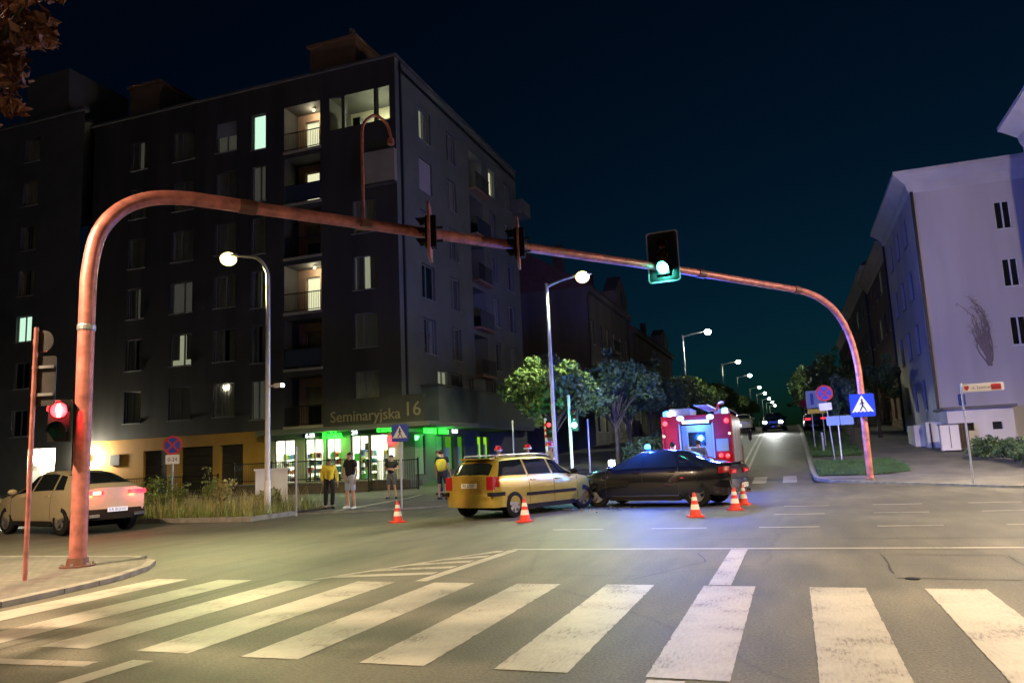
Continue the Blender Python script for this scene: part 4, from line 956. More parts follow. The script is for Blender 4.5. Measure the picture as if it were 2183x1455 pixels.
def crossing_sign(t, z, s=0.7):
    b = plate('sign_face', rrect(s, s*1.0, 0.05), z, 'sign_blue', t, 0, 0.012)
    plate('white_triangle', [(-0.44*s, -0.30*s), (0.44*s, -0.30*s), (0, 0.44*s)], z, 'sign_white', b, 0.0122, 0.015)
    q = MB(); y = -0.017
    def seg(p0, p1, w):
        a = Vector((p1[0]-p0[0], p1[1]-p0[1])); a.normalize(); n_ = Vector((-a.y, a.x))*w*s
        q.add([(p0[0]*s+n_.x, y, z+p0[1]*s+n_.y), (p1[0]*s+n_.x, y, z+p1[1]*s+n_.y), (p1[0]*s-n_.x, y, z+p1[1]*s-n_.y), (p0[0]*s-n_.x, y, z+p0[1]*s-n_.y)], [(0,1,2,3)])
    q.add([(0.0+0.045*s*math.cos(a*math.pi/5), y, z+0.24*s+0.045*s*math.sin(a*math.pi/5)) for a in range(10)], [tuple(range(10))])
    for a, b_, w in (((0, .20), (0.01, -.02), .038), ((0.01, -.02), (-.11, -.25), .026), ((0.01, -.02), (.10, -.14), .024), ((.10, -.14), (.14, -.26), .022), ((0, .16), (-.10, .02), .018), ((0, .16), (.10, .05), .018)): seg(a, b_, w)
    for k in range(5): seg((-.36+.155*k, -.285), (-.28+.155*k, -.285), .016)
    obj('walking_figure', q, 'ink', b, fix=False)
    return b
def sign_thing(label, x, y, h, rotz=0.0, name='road_sign', cat='road sign', group='signs on poles', r=0.03, m='galvanised'):
    t = thing(name, label, cat, (x, y, T(x, y)+0.12), rotz, group); pole(t, h, r, m); return t
t = sign_thing('round no-stopping sign with white plate standing in the weeds', -19.3, 20.5, 2.5, R(25))
no_stopping(t, 2.22, 0.31); b = plate('supplement', rrect(0.44, 0.30, 0.03), 1.76, 'sign_white', t, 0, 0.012)
obj('lettering', text_mb('0-24', 0.17, lambda x, y, z: (x, -0.014, 1.70+y)), 'ink', b, fix=False)
t = sign_thing('blue pedestrian crossing sign on a bent post near the shop', -11.69, 22.03, 2.5, R(10)); crossing_sign(t, 2.25, 0.55)
t = sign_thing('thin bare post in the verge beside the street lamp', -14.13, 19.96, 1.95, 0, 'bare_post', 'post')
pedw = thing('crossing_sign', 'blue pedestrian crossing sign fixed to the right gantry post', 'road sign', (2.40, 29.83, 2.72), R(-4)); crossing_sign(pedw, 0.0, 0.80)
q = MB(); q.box(-0.14, 0.14, 0.0, 0.06, -0.2, -0.14); q.box(-0.14, 0.14, 0.0, 0.06, 0.14, 0.2); obj('bracket', q, 'galvanised', pedw)
t = sign_thing('white and red street-name sign on a slim post at the right corner', 4.92, 26.6, 2.95, R(-8), 'street_name_sign', 'street sign')
b = plate('name_plate', rrect(1.08, 0.25, 0.03), 2.78, 'sign_white', t, 0, 0.02, x=0.56)
plate('border', rrect(1.04, 0.21, 0.03), 2.78, 'cone_white', b, 0.0202, 0.022, x=0.56)
plate('red_end', rrect(0.26, 0.17, 0.03), 2.78, 'sign_red', b, 0.0222, 0.024, x=0.90)
plate('shield', [(-0.06, 0.07), (0.06, 0.07), (0.06, -0.01), (0, -0.08), (-0.06, -0.01)], 2.78, 'sign_red', b, 0.0222, 0.024, x=0.14)
obj('lettering', text_mb('ul. Seminaryjska', 0.115, lambda x, y, z: (x+0.26, -0.0262, 2.745+y), 0, 'LEFT'), 'ink', b, fix=False)
plate('name_plate', rrect(0.2, 0.36, 0.05), 2.45, 'sign_blue', t, -0.05, -0.07, x=-0.02)
t = sign_thing('round no-stopping sign leaning on the second grass patch', 1.72, 38.6, 3.1, R(5)); no_stopping(t, 3.0, 0.37)
t.rotation_euler = (0, R(-3), R(5)); plate('supplement', rrect(0.55, 0.34, 0.04), 2.38, 'sign_white', t, 0, 0.012, x=-0.05)
t = sign_thing('blue and yellow information sign on two posts behind the no-stopping sign', 1.1, 45.7, 2.9, 0)
b = plate('sign_face', rrect(0.95, 1.0, 0.05), 2.55, 'sign_pale_blue', t, 0, 0.015, x=0.25); plate('yellow_panel', rrect(0.9, 0.3, 0.03), 1.95, 'sign_yellow', t, 0, 0.015, x=0.25)
plate('blue_bar', rrect(0.16, 0.6, 0.02), 2.6, 'sign_blue', b, 0.0152, 0.018, x=0.08)
q = MB(); q.tube([(0.55, 0.04, -0.12), (0.55, 0.04, 2.6)], 0.03, 8); obj('pole', q, 'galvanised', t)
t = sign_thing('grey twin-panel direction sign before the willow', 2.0, 38.4, 1.85, R(-5), 'direction_sign', 'road sign', m='white_paint')
for x_ in (-0.2, 0.38): plate('panel', rrect(0.56, 0.42, 0.05), 1.72, 'sign_pale_blue', t, 0, 0.012, x=x_)
t = sign_thing('low bollard post on the grass strip', 1.42, 42.7, 0.95, 0, 'bollard', 'bollard', r=0.06)
t = sign_thing('small orange disc on a post far up the right kerb', 1.0, 62.0, 2.2, 0); plate('sign_face', disc(0.32), 2.0, 'cone_red', t)
# sign seen from behind, near left
t = sign_thing('tall red-cast post with sign backs at the left edge', -10.22, 8.18, 3.5, R(195), r=0.033, m='gantry_red_cast')  # post shares the gantry colour with red light mixed in
plate('sign_back', disc(0.16), 3.3, 'sign_back', t, 0.0, 0.012, x=-0.08); b = plate('sign_back', rrect(0.36, 0.72, 0.04), 2.72, 'sign_back', t, 0, 0.012, x=-0.12)
q = MB(); q.box(-0.28, 0.05, 0.0, 0.03, 2.9, 2.94); q.box(-0.28, 0.05, 0.0, 0.03, 2.5, 2.54); obj('bracket', q, 'galvanised', t)
# corner signal poles by the round tree
t = sign_thing('striped signal post with red lamp before the round tree trunk', -9.0, 28.9, 2.75, 0, 'signal_post', 'traffic light', r=0.05, m='white_paint')
for k in range(3):
    q = MB(); q.lathe([(0.055, 2.0+0.22*k), (0.055, 2.11+0.22*k)], 12, (0, 0.035, 0)); obj('red_band', q, 'sign_red', t)
q = MB(); q.box(0.06, 0.3, -0.1, 0.1, 2.0, 2.65); obj('housing', q, 'black_plastic', t)
q = MB(); q.ball((0.18, -0.11, 2.48), 0.085, 0.03, 0.085); obj('lens', q, 'red_glow', t, True)
q = MB(); q.ball((0.18, -0.11, 2.2), 0.085, 0.03, 0.085); obj('lens', q, 'lens_green_off', t, True)
t = sign_thing('pale signal pole with small green lamp right of the round tree', -8.1, 29.2, 3.6, 0, 'signal_post', 'traffic light', r=0.06, m='white_paint')
q = MB(); q.box(0.07, 0.33, -0.05, 0.15, 2.2, 3.05); obj('housing', q, 'black_plastic', t)
q = MB(); q.ball((0.2, -0.06, 2.42), 0.10, 0.03, 0.10); obj('lens', q, 'green_glow', t, True)
for z in (2.7, 2.93):
    q = MB(); q.ball((0.2, -0.06, z), 0.09, 0.03, 0.09); obj('lens', q, 'lens_red_off', t, True)
lamp('green_light', 'POINT', (0.2, -0.3, 2.42), 12, (0.1, 1, 0.7), t, 0.06)
sign_thing('slim pale post among the dark trees', -8.6, 34.0, 2.6, 0, 'bare_post', 'post', r=0.035, m='white_paint')
sign_thing('slim lamp-topped post behind the gold car', -12.9, 36.0, 2.7, 0, 'bare_post', 'post', r=0.04, m='white_paint')

# ------------------------------------------------------------------ cones
def cone_thing(label, x, y, h=0.52, lean=0):
    t = thing('traffic_cone', label, 'traffic cone', (x, y, 0.0), random.uniform(0, 3), 'traffic cones round the crash'); t.rotation_euler[1] = lean
    q = MB(); q.prism(rrect(0.34, 0.34, 0.06), 0.0, 0.035, lambda a, b, c: (a, b, c)); obj('base', q, 'cone_red', t)
    r0, r1 = 0.125, 0.03
    def rr(z): return r0+(r1-r0)*(z-0.035)/(h-0.035)
    bands = [(0.035, 0.16, 'cone_red'), (0.16, 0.27, 'cone_white'), (0.27, 0.35, 'cone_red'), (0.35, 0.43, 'cone_white'), (0.43, h, 'cone_red')]
    for a, b, m in bands:
        q = MB(); e = 0.002 if m == 'cone_white' else 0; q.lathe([(rr(a)+e, a), (rr(b)+e, b)], 20); obj('reflective_band' if m == 'cone_white' else 'cone_section', q, m, t, True)
cone_thing('red and white traffic cone alone left of the gold car', -9.28, 17.28)
cone_thing('red and white traffic cone before the gold car rear wheel', -5.85, 16.9)
cone_thing('red and white traffic cone before the black car rear wheel', -2.14, 17.5)
cone_thing('red and white traffic cone just behind the black car bumper', -1.42, 19.2)
cone_thing('farthest red and white traffic cone right of the black car', -1.33, 20.9)
# ------------------------------------------------------------------ cars
mat('car_window', (0.012, 0.016, 0.016), 0.06, coat=1.0, spec=0.6)
mat('trim_black', (0.016, 0.015, 0.014), 0.8, spec=0.1)
def sm(pts, x, d=0.05):
    X = [p[0] for p in pts]; Z = [p[1] for p in pts]
    return float(np.mean([np.interp(x+d*k, X, Z) for k in (-1, -0.5, 0, 0.5, 1)]))
def build_car(label, loc, rotz, spec, cat='car', group=None, name='car'):
    t = thing(name, label, cat, loc, rotz, group)     # local x forward, y left
    x0, x1 = spec['x']
    def sec(x):
        top = sm(spec['top'], x, spec.get('sm', 0.05)); bot = sm(spec['bot'], x, 0.02); w = sm(spec['w'], x, 0.06); belt = min(sm(spec['belt'], x), top-0.035)
        g_ = max(0.0, top-belt); kk = min(1.0, g_/0.34); wr = w*0.80*(1-kk)+spec['wr']*kk; e = 0.02+0.05*kk
        pts = [(0, bot), (0.84*w, bot), (0.955*w, bot+0.05), (0.992*w, bot+0.22*(belt-bot)), (1.0*w, bot+0.60*(belt-bot)), (0.985*w, bot+0.86*(belt-bot)), (0.945*w, belt)]
        a = (0.93*w, belt+0.01)
        for f_ in (0.33, 0.68): pts.append((a[0]+(wr-a[0])*f_**1.15, a[1]+(top-e-a[1])*f_))
        pts += [(wr, top-e), (wr*0.80, top-e*0.22), (0, top)]
        return pts
    def P(x, u):
        s = sec(x); u = max(0, min(len(s)-1.0001, u)); i = int(u); f_ = u-i
        return Vector((x, s[i][0]*(1-f_)+s[i+1][0]*f_, s[i][1]*(1-f_)+s[i+1][1]*f_))
    N = 56; xs_ = [x0+(x1-x0)*(0.5-0.5*math.cos(math.pi*i/N)) for i in range(N+1)]
    K = 12; vs = []
    for x in xs_:
        s = sec(x); ring = [(x, y, z) for y, z in s]+[(x, -y, z) for y, z in s[-2:0:-1]]; vs += ring
    n = 2*K-2; q = MB()
    fs = [(i*n+j, i*n+(j+1) % n, (i+1)*n+(j+1) % n, (i+1)*n+j) for i in range(N) for j in range(n)]+[tuple(range(n)), tuple(N*n+j for j in range(n))]
    q.add(vs, fs); me = q.mesh('body'); b = bmesh.new(); b.from_mesh(me); bmesh.ops.recalc_face_normals(b, faces=b.faces); b.to_mesh(me); b.free()
    body = obj('body', me, [spec['paint'], 'wheel_well'], t)
    wr_ = spec.get('wheel_r', 0.325); ar = wr_+0.055
    for ax in spec['axles']:
        for s in (1, -1):
            c = MB(); c.lathe([(0, s*0.52), (ar, s*0.52), (ar, s*1.2), (0, s*1.2)], 28, (ax, 0, wr_+0.01), 'y')
            co = obj('cutter', c, 'wheel_well'); md = body.modifiers.new('b', 'BOOLEAN'); md.operation = 'DIFFERENCE'; md.solver = 'EXACT'; md.object = co
            dg = bpy.context.evaluated_depsgraph_get(); nm = bpy.data.meshes.new_from_object(body.evaluated_get(dg)); body.modifiers.clear(); body.data = nm; bpy.data.objects.remove(co)
    me = body.data; me.name = 'body'
    if len(me.materials) < 2: me.materials.append(MATS['wheel_well'])
    for p in me.polygons:
        c = p.center
        for ax in spec['axles']:
            r_ = math.hypot(c.x-ax, c.z-wr_-0.01)
            if r_ < ar+0.004 and not (abs(p.normal.y) > 0.6 and abs(c.y) > 0.56): p.material_index = 1
    if spec.get('crush'):
        from mathutils import noise as mnoise
        for v in me.vertices:
            d = max(0.0, v.co.x-(x1-spec['crush']))/spec['crush']
            if d > 0:
                nv = mnoise.noise_vector(v.co*4.5); v.co = v.co+Vector((nv.x*0.10-0.10*d, nv.y*0.07, nv.z*0.09))*d
    me.polygons.foreach_set('use_smooth', [True]*len(me.polygons)); me.set_sharp_from_angle(angle=R(32))
    def patch(name_, fx, u0, u1, m, off=0.006, nx=10, nu=6, sides=(1, -1), parent=body):
        """fx(v)-> (xa, xb) for v in 0..1 along u"""
        for s in sides:
            q = MB(); vs = []
            for j in range(nu+1):
                v = j/nu; xa, xb = fx(v); u = u0+(u1-u0)*v
                for i in range(nx+1):
                    x = xa+(xb-xa)*i/nx; p = P(x, u); du = P(x, u+0.02)-P(x, u-0.02); dx = P(x+0.01, u)-P(x-0.01, u); nn = dx.cross(du)
                    if nn.length < 1e-9: nn = Vector((0, 1, 0))
                    nn.normalize()
                    if nn.y < 0 and abs(nn.y) > 0.2: nn = -nn
                    if abs(nn.y) <= 0.2 and nn.z < 0: nn = -nn
                    p = p+nn*off; vs.append((p.x, s*p.y, p.z))
            q.add(vs, [(j*(nx+1)+i, j*(nx+1)+i+1, (j+1)*(nx+1)+i+1, (j+1)*(nx+1)+i) for j in range(nu) for i in range(nx)]); obj(name_, q, m, parent, True, fix=True)
    def across(name_, xa, xb, m, off=0.006, u0=9.15, nx=10, nu=8, parent=body):
        q = MB(); vs = []
        for j in range(-nu, nu+1):
            s = 1 if j >= 0 else -1; u = 11-(11-u0)*abs(j)/nu
            for i in range(nx+1):
                x = xa+(xb-xa)*i/nx; p = P(x, u); dz = (P(x+0.02, 11).z-P(x-0.02, 11).z)/0.04; nn = Vector((-dz, 0, 1)).normalized(); p = p+nn*off; vs.append((p.x, s*p.y, p.z))
        q.add(vs, [(j*(nx+1)+i, j*(nx+1)+i+1, (j+1)*(nx+1)+i+1, (j+1)*(nx+1)+i) for j in range(2*nu) for i in range(nx)]); obj(name_, q, m, parent, True)
    for (nm, f0, f1) in spec['side_windows']:
        patch(nm, lambda v, f0=f0, f1=f1: (f0[0]+(f1[0]-f0[0])*v, f0[1]+(f1[1]-f0[1])*v), 6.35, 8.9, 'car_window', 0.005)
    across('windscreen', *spec['windscreen'], 'car_window', 0.006)
    across('tailgate_glass', *spec['rear_glass'], 'car_window', 0.006)
    # bumpers as bent bars
    for nm, xe, s, zz in (('bumper', x0, -1, spec['bump'][0]), ('bumper', x1, 1, spec['bump'][1])):
        w = sm(spec['w'], xe+(-s)*0.35, 0.05)
        pl_ = [(xe-s*0.45, w*1.004), (xe-s*0.2, w*0.99), (xe-s*0.02, w*0.90), (xe+s*0.07, w*0.6), (xe+s*0.10, 0)]
        pl_ = pl_+[(a, -b) for a, b in pl_[-2::-1]]
        pin = [(a-s*0.14, b*0.93) for a, b in pl_]
        q = MB(); k = len(pl_)
        vs = [(a, b, zz[0]) for a, b in pl_]+[(a+s*0.012, b*1.006, (zz[0]+zz[1])/2) for a, b in pl_]+[(a-s*0.02, b*0.995, zz[1]) for a, b in pl_]+[(a, b, zz[1]-0.01) for a, b in pin]+[(a, b, zz[0]+0.01) for a, b in pin]
        fs = []
        for r in range(5):
            for i in range(k-1): fs.append((r*k+i, r*k+i+1, ((r+1) % 5)*k+i+1, ((r+1) % 5)*k+i))
        fs += [tuple(r*k for r in range(5)), tuple(r*k+k-1 for r in range(5))]
        q.add(vs, fs); obj(nm, q, spec.get('bump_m', spec['paint']), t, True)
    # sills, handles, door seams, mirrors
    for s in (1, -1):
        w = sm(spec['w'], 0, 0.1)
        if spec.get('strip'):
            q = MB(); q.box(-1.0, 1.05, s*w*0.99-0.012 if s > 0 else s*w*0.99-0.022, s*w*0.99+0.022 if s > 0 else s*w*0.99+0.012, spec['strip'], spec['strip']+0.075); obj('side_moulding', q, 'trim_black', t)
        q = MB(); q.box(spec['axles'][0]+0.42, spec['axles'][1]-0.42, s*w*0.97-0.03, s*w*0.97+0.03, spec['bot'][len(spec['bot'])//2][1]-0.02, spec['bot'][len(spec['bot'])//2][1]+0.09); obj('sill', q, spec.get('sill_m', 'trim_black'), t)
        for x in spec['doors']:
            q = MB(); zb_ = spec['belt'][0][1]
            for z in np.linspace(0.34, zb_-0.04, 9)[:-1]:
                pass
            pts = []
            for u in np.linspace(2.6, 6.3, 10):
                p = P(x, u); pts.append((p.x, s*(p.y+0.001), p.z))
            q.tube(pts, 0.006, 4); obj('door_seam', q, 'ink', t)
        for x in spec['handles']:
            p = P(x, 5.3); q = MB(); q.box(x-0.10, x+0.10, s*p.y-0.006 if s > 0 else s*p.y-0.03, s*p.y+0.03 if s > 0 else s*p.y+0.006, p.z-0.02, p.z+0.015); obj('door_handle', q, spec.get('handle_m', spec['paint']), t)
        mx_ = spec['mirror']; p = P(mx_, 6.5); q = MB(); q.ball((mx_+0.02, s*(p.y+0.12), p.z+0.06), 0.075, 0.12, 0.075, 10, 8); obj('wing_mirror', q, spec.get('mirror_m', spec['paint']), t, True)
    # wheels
    for ax in spec['axles']:
        for s in (1, -1):
            yy = s*(spec['track']/2); q = MB(); hw_ = 0.11
            q.lathe([(wr_*0.62, -hw_), (wr_*0.90, -hw_), (wr_*0.985, -hw_*0.8), (wr_, -hw_*0.4), (wr_, hw_*0.4), (wr_*0.985, hw_*0.8), (wr_*0.90, hw_), (wr_*0.62, hw_)], 28, (0, 0, 0), 'y', cap=False)
            wt = obj('wheel', q, 'rubber', t, True, (ax, yy, wr_))
            if ax == spec['axles'][1] and spec.get('steer'): wt.rotation_euler[2] = spec['steer']
            q = MB(); q.lathe([(wr_*0.66, s*hw_*0.3), (wr_*0.66, s*hw_*0.93), (wr_*0.60, s*hw_*0.93), (wr_*0.58, s*hw_*0.35)], 28, (0, 0, 0), 'y', cap=False); ri = obj('rim', q, spec['rim'], wt, True)
            q = MB(); ns = spec.get('spokes', 5)
            for k in range(ns):
                a = 2*math.pi*k/ns+0.3; ca, sa = math.cos(a), math.sin(a); pc, ps_ = -sa, ca
                w0, w1 = 0.045, 0.032; r1 = wr_*0.62; ya, yb = s*hw_*0.62, s*hw_*0.86
                def pt(r, w, y): return (ca*r+pc*w, y, sa*r+ps_*w)
                q.add([pt(0.03, -w0, ya), pt(r1, -w1, ya), pt(r1, w1, ya), pt(0.03, w0, ya), pt(0.03, -w0, yb), pt(r1, -w1, yb*0.96), pt(r1, w1, yb*0.96), pt(0.03, w0, yb)], [(0,1,2,3), (7,6,5,4), (0,4,5,1), (1,5,6,2), (2,6,7,3), (3,7,4,0)])
            q.lathe([(0, s*hw_*0.55), (0.065, s*hw_*0.55), (0.06, s*hw_*0.92), (0, s*hw_*0.95)], 12, (0, 0, 0), 'y'); obj('spokes', q, spec['rim'], wt, True)
            q = MB(); q.lathe([(0.0, s*hw_*0.2), (wr_*0.58, s*hw_*0.2), (wr_*0.58, s*hw_*0.25), (0, s*hw_*0.25)], 20, (0, 0, 0), 'y'); obj('brake_disc', q, 'alloy_dark', wt)
    q = MB(); q.box(spec['axles'][0]-0.2, spec['axles'][1]+0.2, -0.55, 0.55, 0.18, 0.3); obj('underbody', q, 'wheel_well', t)
    return t, body, P, patch, across
def plate_txt(t, x, z, txt, face, m='plate_white', y=0.0, h=0.11, w=0.52):
    s = -1 if face < 0 else 1
    q = MB(); q.box(x, x+s*0.012, y-w/2, y+w/2, z-h/2, z+h/2); p = obj('number_plate', q, m, t)
    obj('lettering', text_mb(txt, h*0.92, lambda a, b, c: (x+s*0.0135, y-s*-a if s > 0 else y-a, z-h*0.31+b), 0), 'ink', p, fix=False)
    return p

# ---- gold estate car
GOLD = dict(x=(-2.15, 1.95), paint='gold_paint', wr=0.60, track=1.52, axles=(-1.44, 1.40), wheel_r=0.325, rim='alloy', spokes=7,
    top=[(-2.15, 1.03), (-2.10, 1.05), (-1.86, 1.40), (-1.70, 1.455), (-0.9, 1.485), (0.0, 1.47), (0.42, 1.42), (1.12, 1.03), (1.3, 0.99), (1.8, 0.87), (1.95, 0.75)],
    belt=[(-2.15, 0.98), (1.2, 0.93), (1.95, 0.8)], bot=[(-2.15, 0.36), (-1.95, 0.26), (-1.0, 0.2), (1.0, 0.2), (1.8, 0.26), (1.95, 0.34)],
    w=[(-2.15, 0.79), (-1.95, 0.845), (-1.2, 0.875), (1.2, 0.875), (1.75, 0.82), (1.95, 0.68)],
    side_windows=[('side_window', (-1.95, -0.92), (-1.70, -0.92)), ('side_window', (-0.84, 0.08), (-0.84, 0.05)), ('side_window', (0.16, 1.05), (0.13, 0.52))],
    windscreen=(0.50, 1.12), rear_glass=(-2.105, -1.90), bump=((0.28, 0.60), (0.28, 0.58)), strip=0.50, doors=(1.12, 0.12, -0.88), handles=(-0.72, 0.28), mirror=0.92, mirror_m='trim_black', steer=R(-14), crush=0.7)
gc, gb, gP, gpatch, gacross = build_car('gold estate car with crumpled nose against the black car', (-6.80, 19.84, 0.0), R(90-21.5), GOLD)
for s in (1, -1):
    q = MB(); y0 = s*0.60; y1 = s*0.805; q.box(-2.175, -2.06, min(y0, y1), max(y0, y1), 0.70, 1.02); o = obj('tail_lamp', q, 'tail_red', gc)
    q = MB(); q.box(-2.182, -2.174, min(y0, y1)+0.03, max(y0, y1)-0.03, 0.78, 0.84); obj('reverse_lens', q, 'tail_red', o)
    q = MB(); q.box(-2.26, -1.78, min(s*0.70, s*0.862), max(s*0.70, s*0.862), 0.55, 0.64); obj('bumper_strip', q, 'trim_black', gc)
    q = MB(); q.tube([(-1.72, s*0.585, 1.47), (-1.68, s*0.585, 1.515), (-0.4, s*0.60, 1.53), (0.22, s*0.58, 1.49), (0.28, s*0.58, 1.455)], 0.018, 8); obj('roof_rail', q, 'alloy', gc, True)
gpatch('tail_lamp_side', lambda v: (-2.13, -1.97+0.06*v), 4.3, 6.3, 'tail_red', 0.006, 6, 4)
q = MB(); q.box(-2.158, -2.148, -0.40, 0.40, 0.695, 0.93); obj('plate_recess', q, 'gold_paint', gc)
plate_txt(gc, -2.162, 0.80, 'RK 67097', -1)
q = MB(); q.box(-2.17, -2.15, -0.33, 0.33, 0.925, 0.955); obj('plate_lamp_bar', q, 'gold_paint', gc)
q = MB(); q.tube([(-2.12, 0.05, 1.04), (-2.07, -0.28, 1.14)], 0.012, 6); obj('wiper', q, 'trim_black', gc)
q = MB(); q.box(-1.95, -1.74, -0.5, 0.5, 1.425, 1.46); obj('roof_spoiler', q, 'gold_paint', gc)
# crumpled bonnet edge and loose bumper
q = MB(); rr_ = random.Random(2); vs = []
for i in range(9):
    for j in range(5): vs.append((1.25+0.16*j, -0.72+0.18*i, 1.0-0.05*j+rr_.uniform(-0.02, 0.06)*(j > 1)))
q.add(vs, [(i*5+j, i*5+j+1, (i+1)*5+j+1, (i+1)*5+j) for i in range(8) for j in range(4)]); obj('buckled_bonnet', q, 'gold_paint', gc, True)
q = MB(); q.box(1.9, 2.0, -0.7, -0.4, 0.6, 0.74); obj('headlight', q, 'lamp_clear', gc); q = MB(); q.box(1.9, 2.0, 0.4, 0.7, 0.6, 0.74); obj('headlight', q, 'lamp_clear', gc)

# ---- black saloon
BLACK = dict(x=(-2.30, 1.98), paint='black_paint', wr=0.58, track=1.56, axles=(-1.42, 1.43), wheel_r=0.335, rim='alloy_dark', spokes=5,
    top=[(-2.30, 1.01), (-2.2, 1.07), (-1.85, 1.11), (-1.65, 1.15), (-0.85, 1.44), (-0.2, 1.50), (0.15, 1.48), (1.1, 1.06), (1.35, 1.02), (1.85, 0.92), (1.98, 0.78)],
    belt=[(-2.30, 0.99), (-1.4, 0.98), (1.2, 0.94), (1.98, 0.80)], bot=[(-2.30, 0.40), (-2.1, 0.27), (-1.0, 0.19), (1.0, 0.19), (1.8, 0.22), (1.98, 0.3)],
    w=[(-2.30, 0.72), (-2.1, 0.84), (-1.4, 0.905), (1.3, 0.90), (1.75, 0.85), (1.98, 0.70)],
    side_windows=[('side_window', (-1.30, -1.02), (-0.86, -0.86)), ('side_window', (-0.96, 0.0), (-0.80, 0.0)), ('side_window', (0.08, 1.05), (0.08, 0.35))],
    windscreen=(0.30, 1.16), rear_glass=(-1.66, -0.90), bump=((0.32, 0.66), (0.24, 0.55)), doors=(1.12, 0.04, -0.95), handles=(-0.78, 0.22), mirror=0.93, steer=R(8), crush=0.6)
bc, bb, bP, bpatch, bacross = build_car('black saloon crashed nose-first into the gold car', (-3.62, 21.66, 0.0), R(90+76.8), BLACK)
for s in (1, -1):
    q = MB(); y0, y1 = s*0.30, s*0.74; q.box(-2.33, -2.26, min(y0, y1), max(y0, y1), 0.80, 0.93); o = obj('tail_lamp', q, 'tail_red', bc)
    q = MB(); q.box(-2.335, -2.329, min(s*0.42, s*0.62), max(s*0.42, s*0.62), 0.84, 0.87); obj('light_bar', q, 'tail_lit', o)
    q = MB(); q.lathe([(0.05, -2.42), (0.055, -2.30), (0.04, -2.30), (0.04, -2.41)], 14, (0, s*0.5, 0.33), 'x'); obj('exhaust', q, 'chrome', bc)
    q = MB(); q.box(1.92, 2.0, min(s*0.42, s*0.72), max(s*0.42, s*0.72), 0.62, 0.72); obj('headlight', q, 'lamp_clear', bc)
bpatch('tail_lamp_side', lambda v: (-2.28, -2.02), 4.7, 6.0, 'tail_red', 0.006, 6, 4)
plate_txt(bc, -2.415, 0.50, 'KR 5W190', -1)
q = MB(); q.box(-2.26, -2.02, -0.6, 0.6, 1.055, 1.085); obj('boot_spoiler', q, 'black_paint', bc)
q = MB(); q.lathe([(0.0, -0.02), (0.10, -0.02), (0.10, 0.02), (0, 0.02)], 10, (-0.3, 0, 1.46)); obj('aerial_fin', q, 'black_paint', bc)
# window chrome line
bpatch('chrome_strip', lambda v: (-1.4, 1.05), 6.18, 6.30, 'chrome', 0.008, 14, 1)
bpatch('sill_strip', lambda v: (-0.95, 0.95), 2.3, 2.55, 'chrome', 0.012, 10, 1)
# magnetic blue beacon on its roof
bt = thing('roof_beacon', 'glowing blue beacon on the black car roof', 'beacon', (-3.78, 21.5, 1.485))
q = MB(); q.lathe([(0.0, 0), (0.09, 0), (0.09, 0.03), (0, 0.03)], 14); obj('base', q, 'black_plastic', bt)
q = MB(); q.lathe([(0.08, 0.03), (0.085, 0.10), (0.06, 0.15), (0.0, 0.16)], 14); obj('dome', q, 'blue_glow', bt, True)
lamp('blue_light', 'POINT', (-0.1, -0.5, 0.45), 120, (0.03, 0.14, 1.0), bt, 0.08)

# ---- pale crossover driving off on the left
SUV = dict(x=(-2.32, 2.32), paint='silver_paint', wr=0.60, track=1.64, axles=(-1.42, 1.42), wheel_r=0.37, rim='alloy_dark', spokes=5,
    top=[(-2.32, 1.12), (-2.24, 1.20), (-2.08, 1.26), (-1.3, 1.53), (-0.5, 1.64), (0.1, 1.63), (0.4, 1.58), (1.2, 1.16), (1.5, 1.11), (2.1, 0.98), (2.32, 0.80)],
    belt=[(-2.32, 1.09), (-1.4, 1.09), (1.2, 1.02), (2.32, 0.87)], bot=[(-2.32, 0.50), (-2.1, 0.36), (-1.0, 0.27), (1.0, 0.27), (2.0, 0.3), (2.32, 0.4)],
    w=[(-2.32, 0.76), (-2.1, 0.88), (-1.4, 0.94), (1.4, 0.935), (2.0, 0.86), (2.32, 0.66)],
    side_windows=[('side_window', (-1.45, -1.0), (-1.15, -0.86)), ('side_window', (-0.92, 0.1), (-0.78, 0.1)), ('side_window', (0.18, 1.12), (0.18, 0.45))],
    windscreen=(0.45, 1.22), rear_glass=(-2.05, -1.15), bump=((0.36, 0.62), (0.34, 0.62)), bump_m='trim_black', doors=(1.15, 0.14, -0.95), handles=(-0.75, 0.32), mirror=1.0, sm=0.13)
sc_, sb, sP, spatch, sacross = build_car('pale crossover coupe with lit tail lamps driving off at the left', (-18.7, 16.1, 0.0), R(90+76.2), SUV)
for s in (1, -1):
    q = MB(); y0, y1 = s*0.34, s*0.80; q.box(-2.35, -2.24, min(y0, y1), max(y0, y1), 0.97, 1.07); o = obj('tail_lamp', q, 'tail_lit', sc_)
    q = MB(); q.box(-2.36, -2.349, min(s*0.40, s*0.60), max(s*0.40, s*0.60), 0.98, 1.06); obj('brake_light', q, 'brake_lit' if s > 0 else 'tail_lit', o)
    q = MB(); q.box(-2.43, -2.36, min(s*0.45, s*0.72), max(s*0.45, s*0.72), 0.42, 0.50); obj('exhaust', q, 'chrome', sc_)
    q = MB(); q.box(2.2, 2.33, min(s*0.4, s*0.66), max(s*0.4, s*0.66), 0.72, 0.84); obj('headlight', q, 'head_glow', sc_)
    lamp('tail_light', 'POINT', (-2.55, s*0.55, 0.98), 2.0, (1, 0.13, 0.04), sc_, 0.08)
spatch('tail_lamp_side', lambda v: (-2.29, -2.08), 5.0, 6.1, 'tail_lit', 0.006, 6, 4)
for ax in SUV['axles']: pass
plate_txt(sc_, -2.43, 0.60, 'KR 8GH42', -1, 'plate_lit')
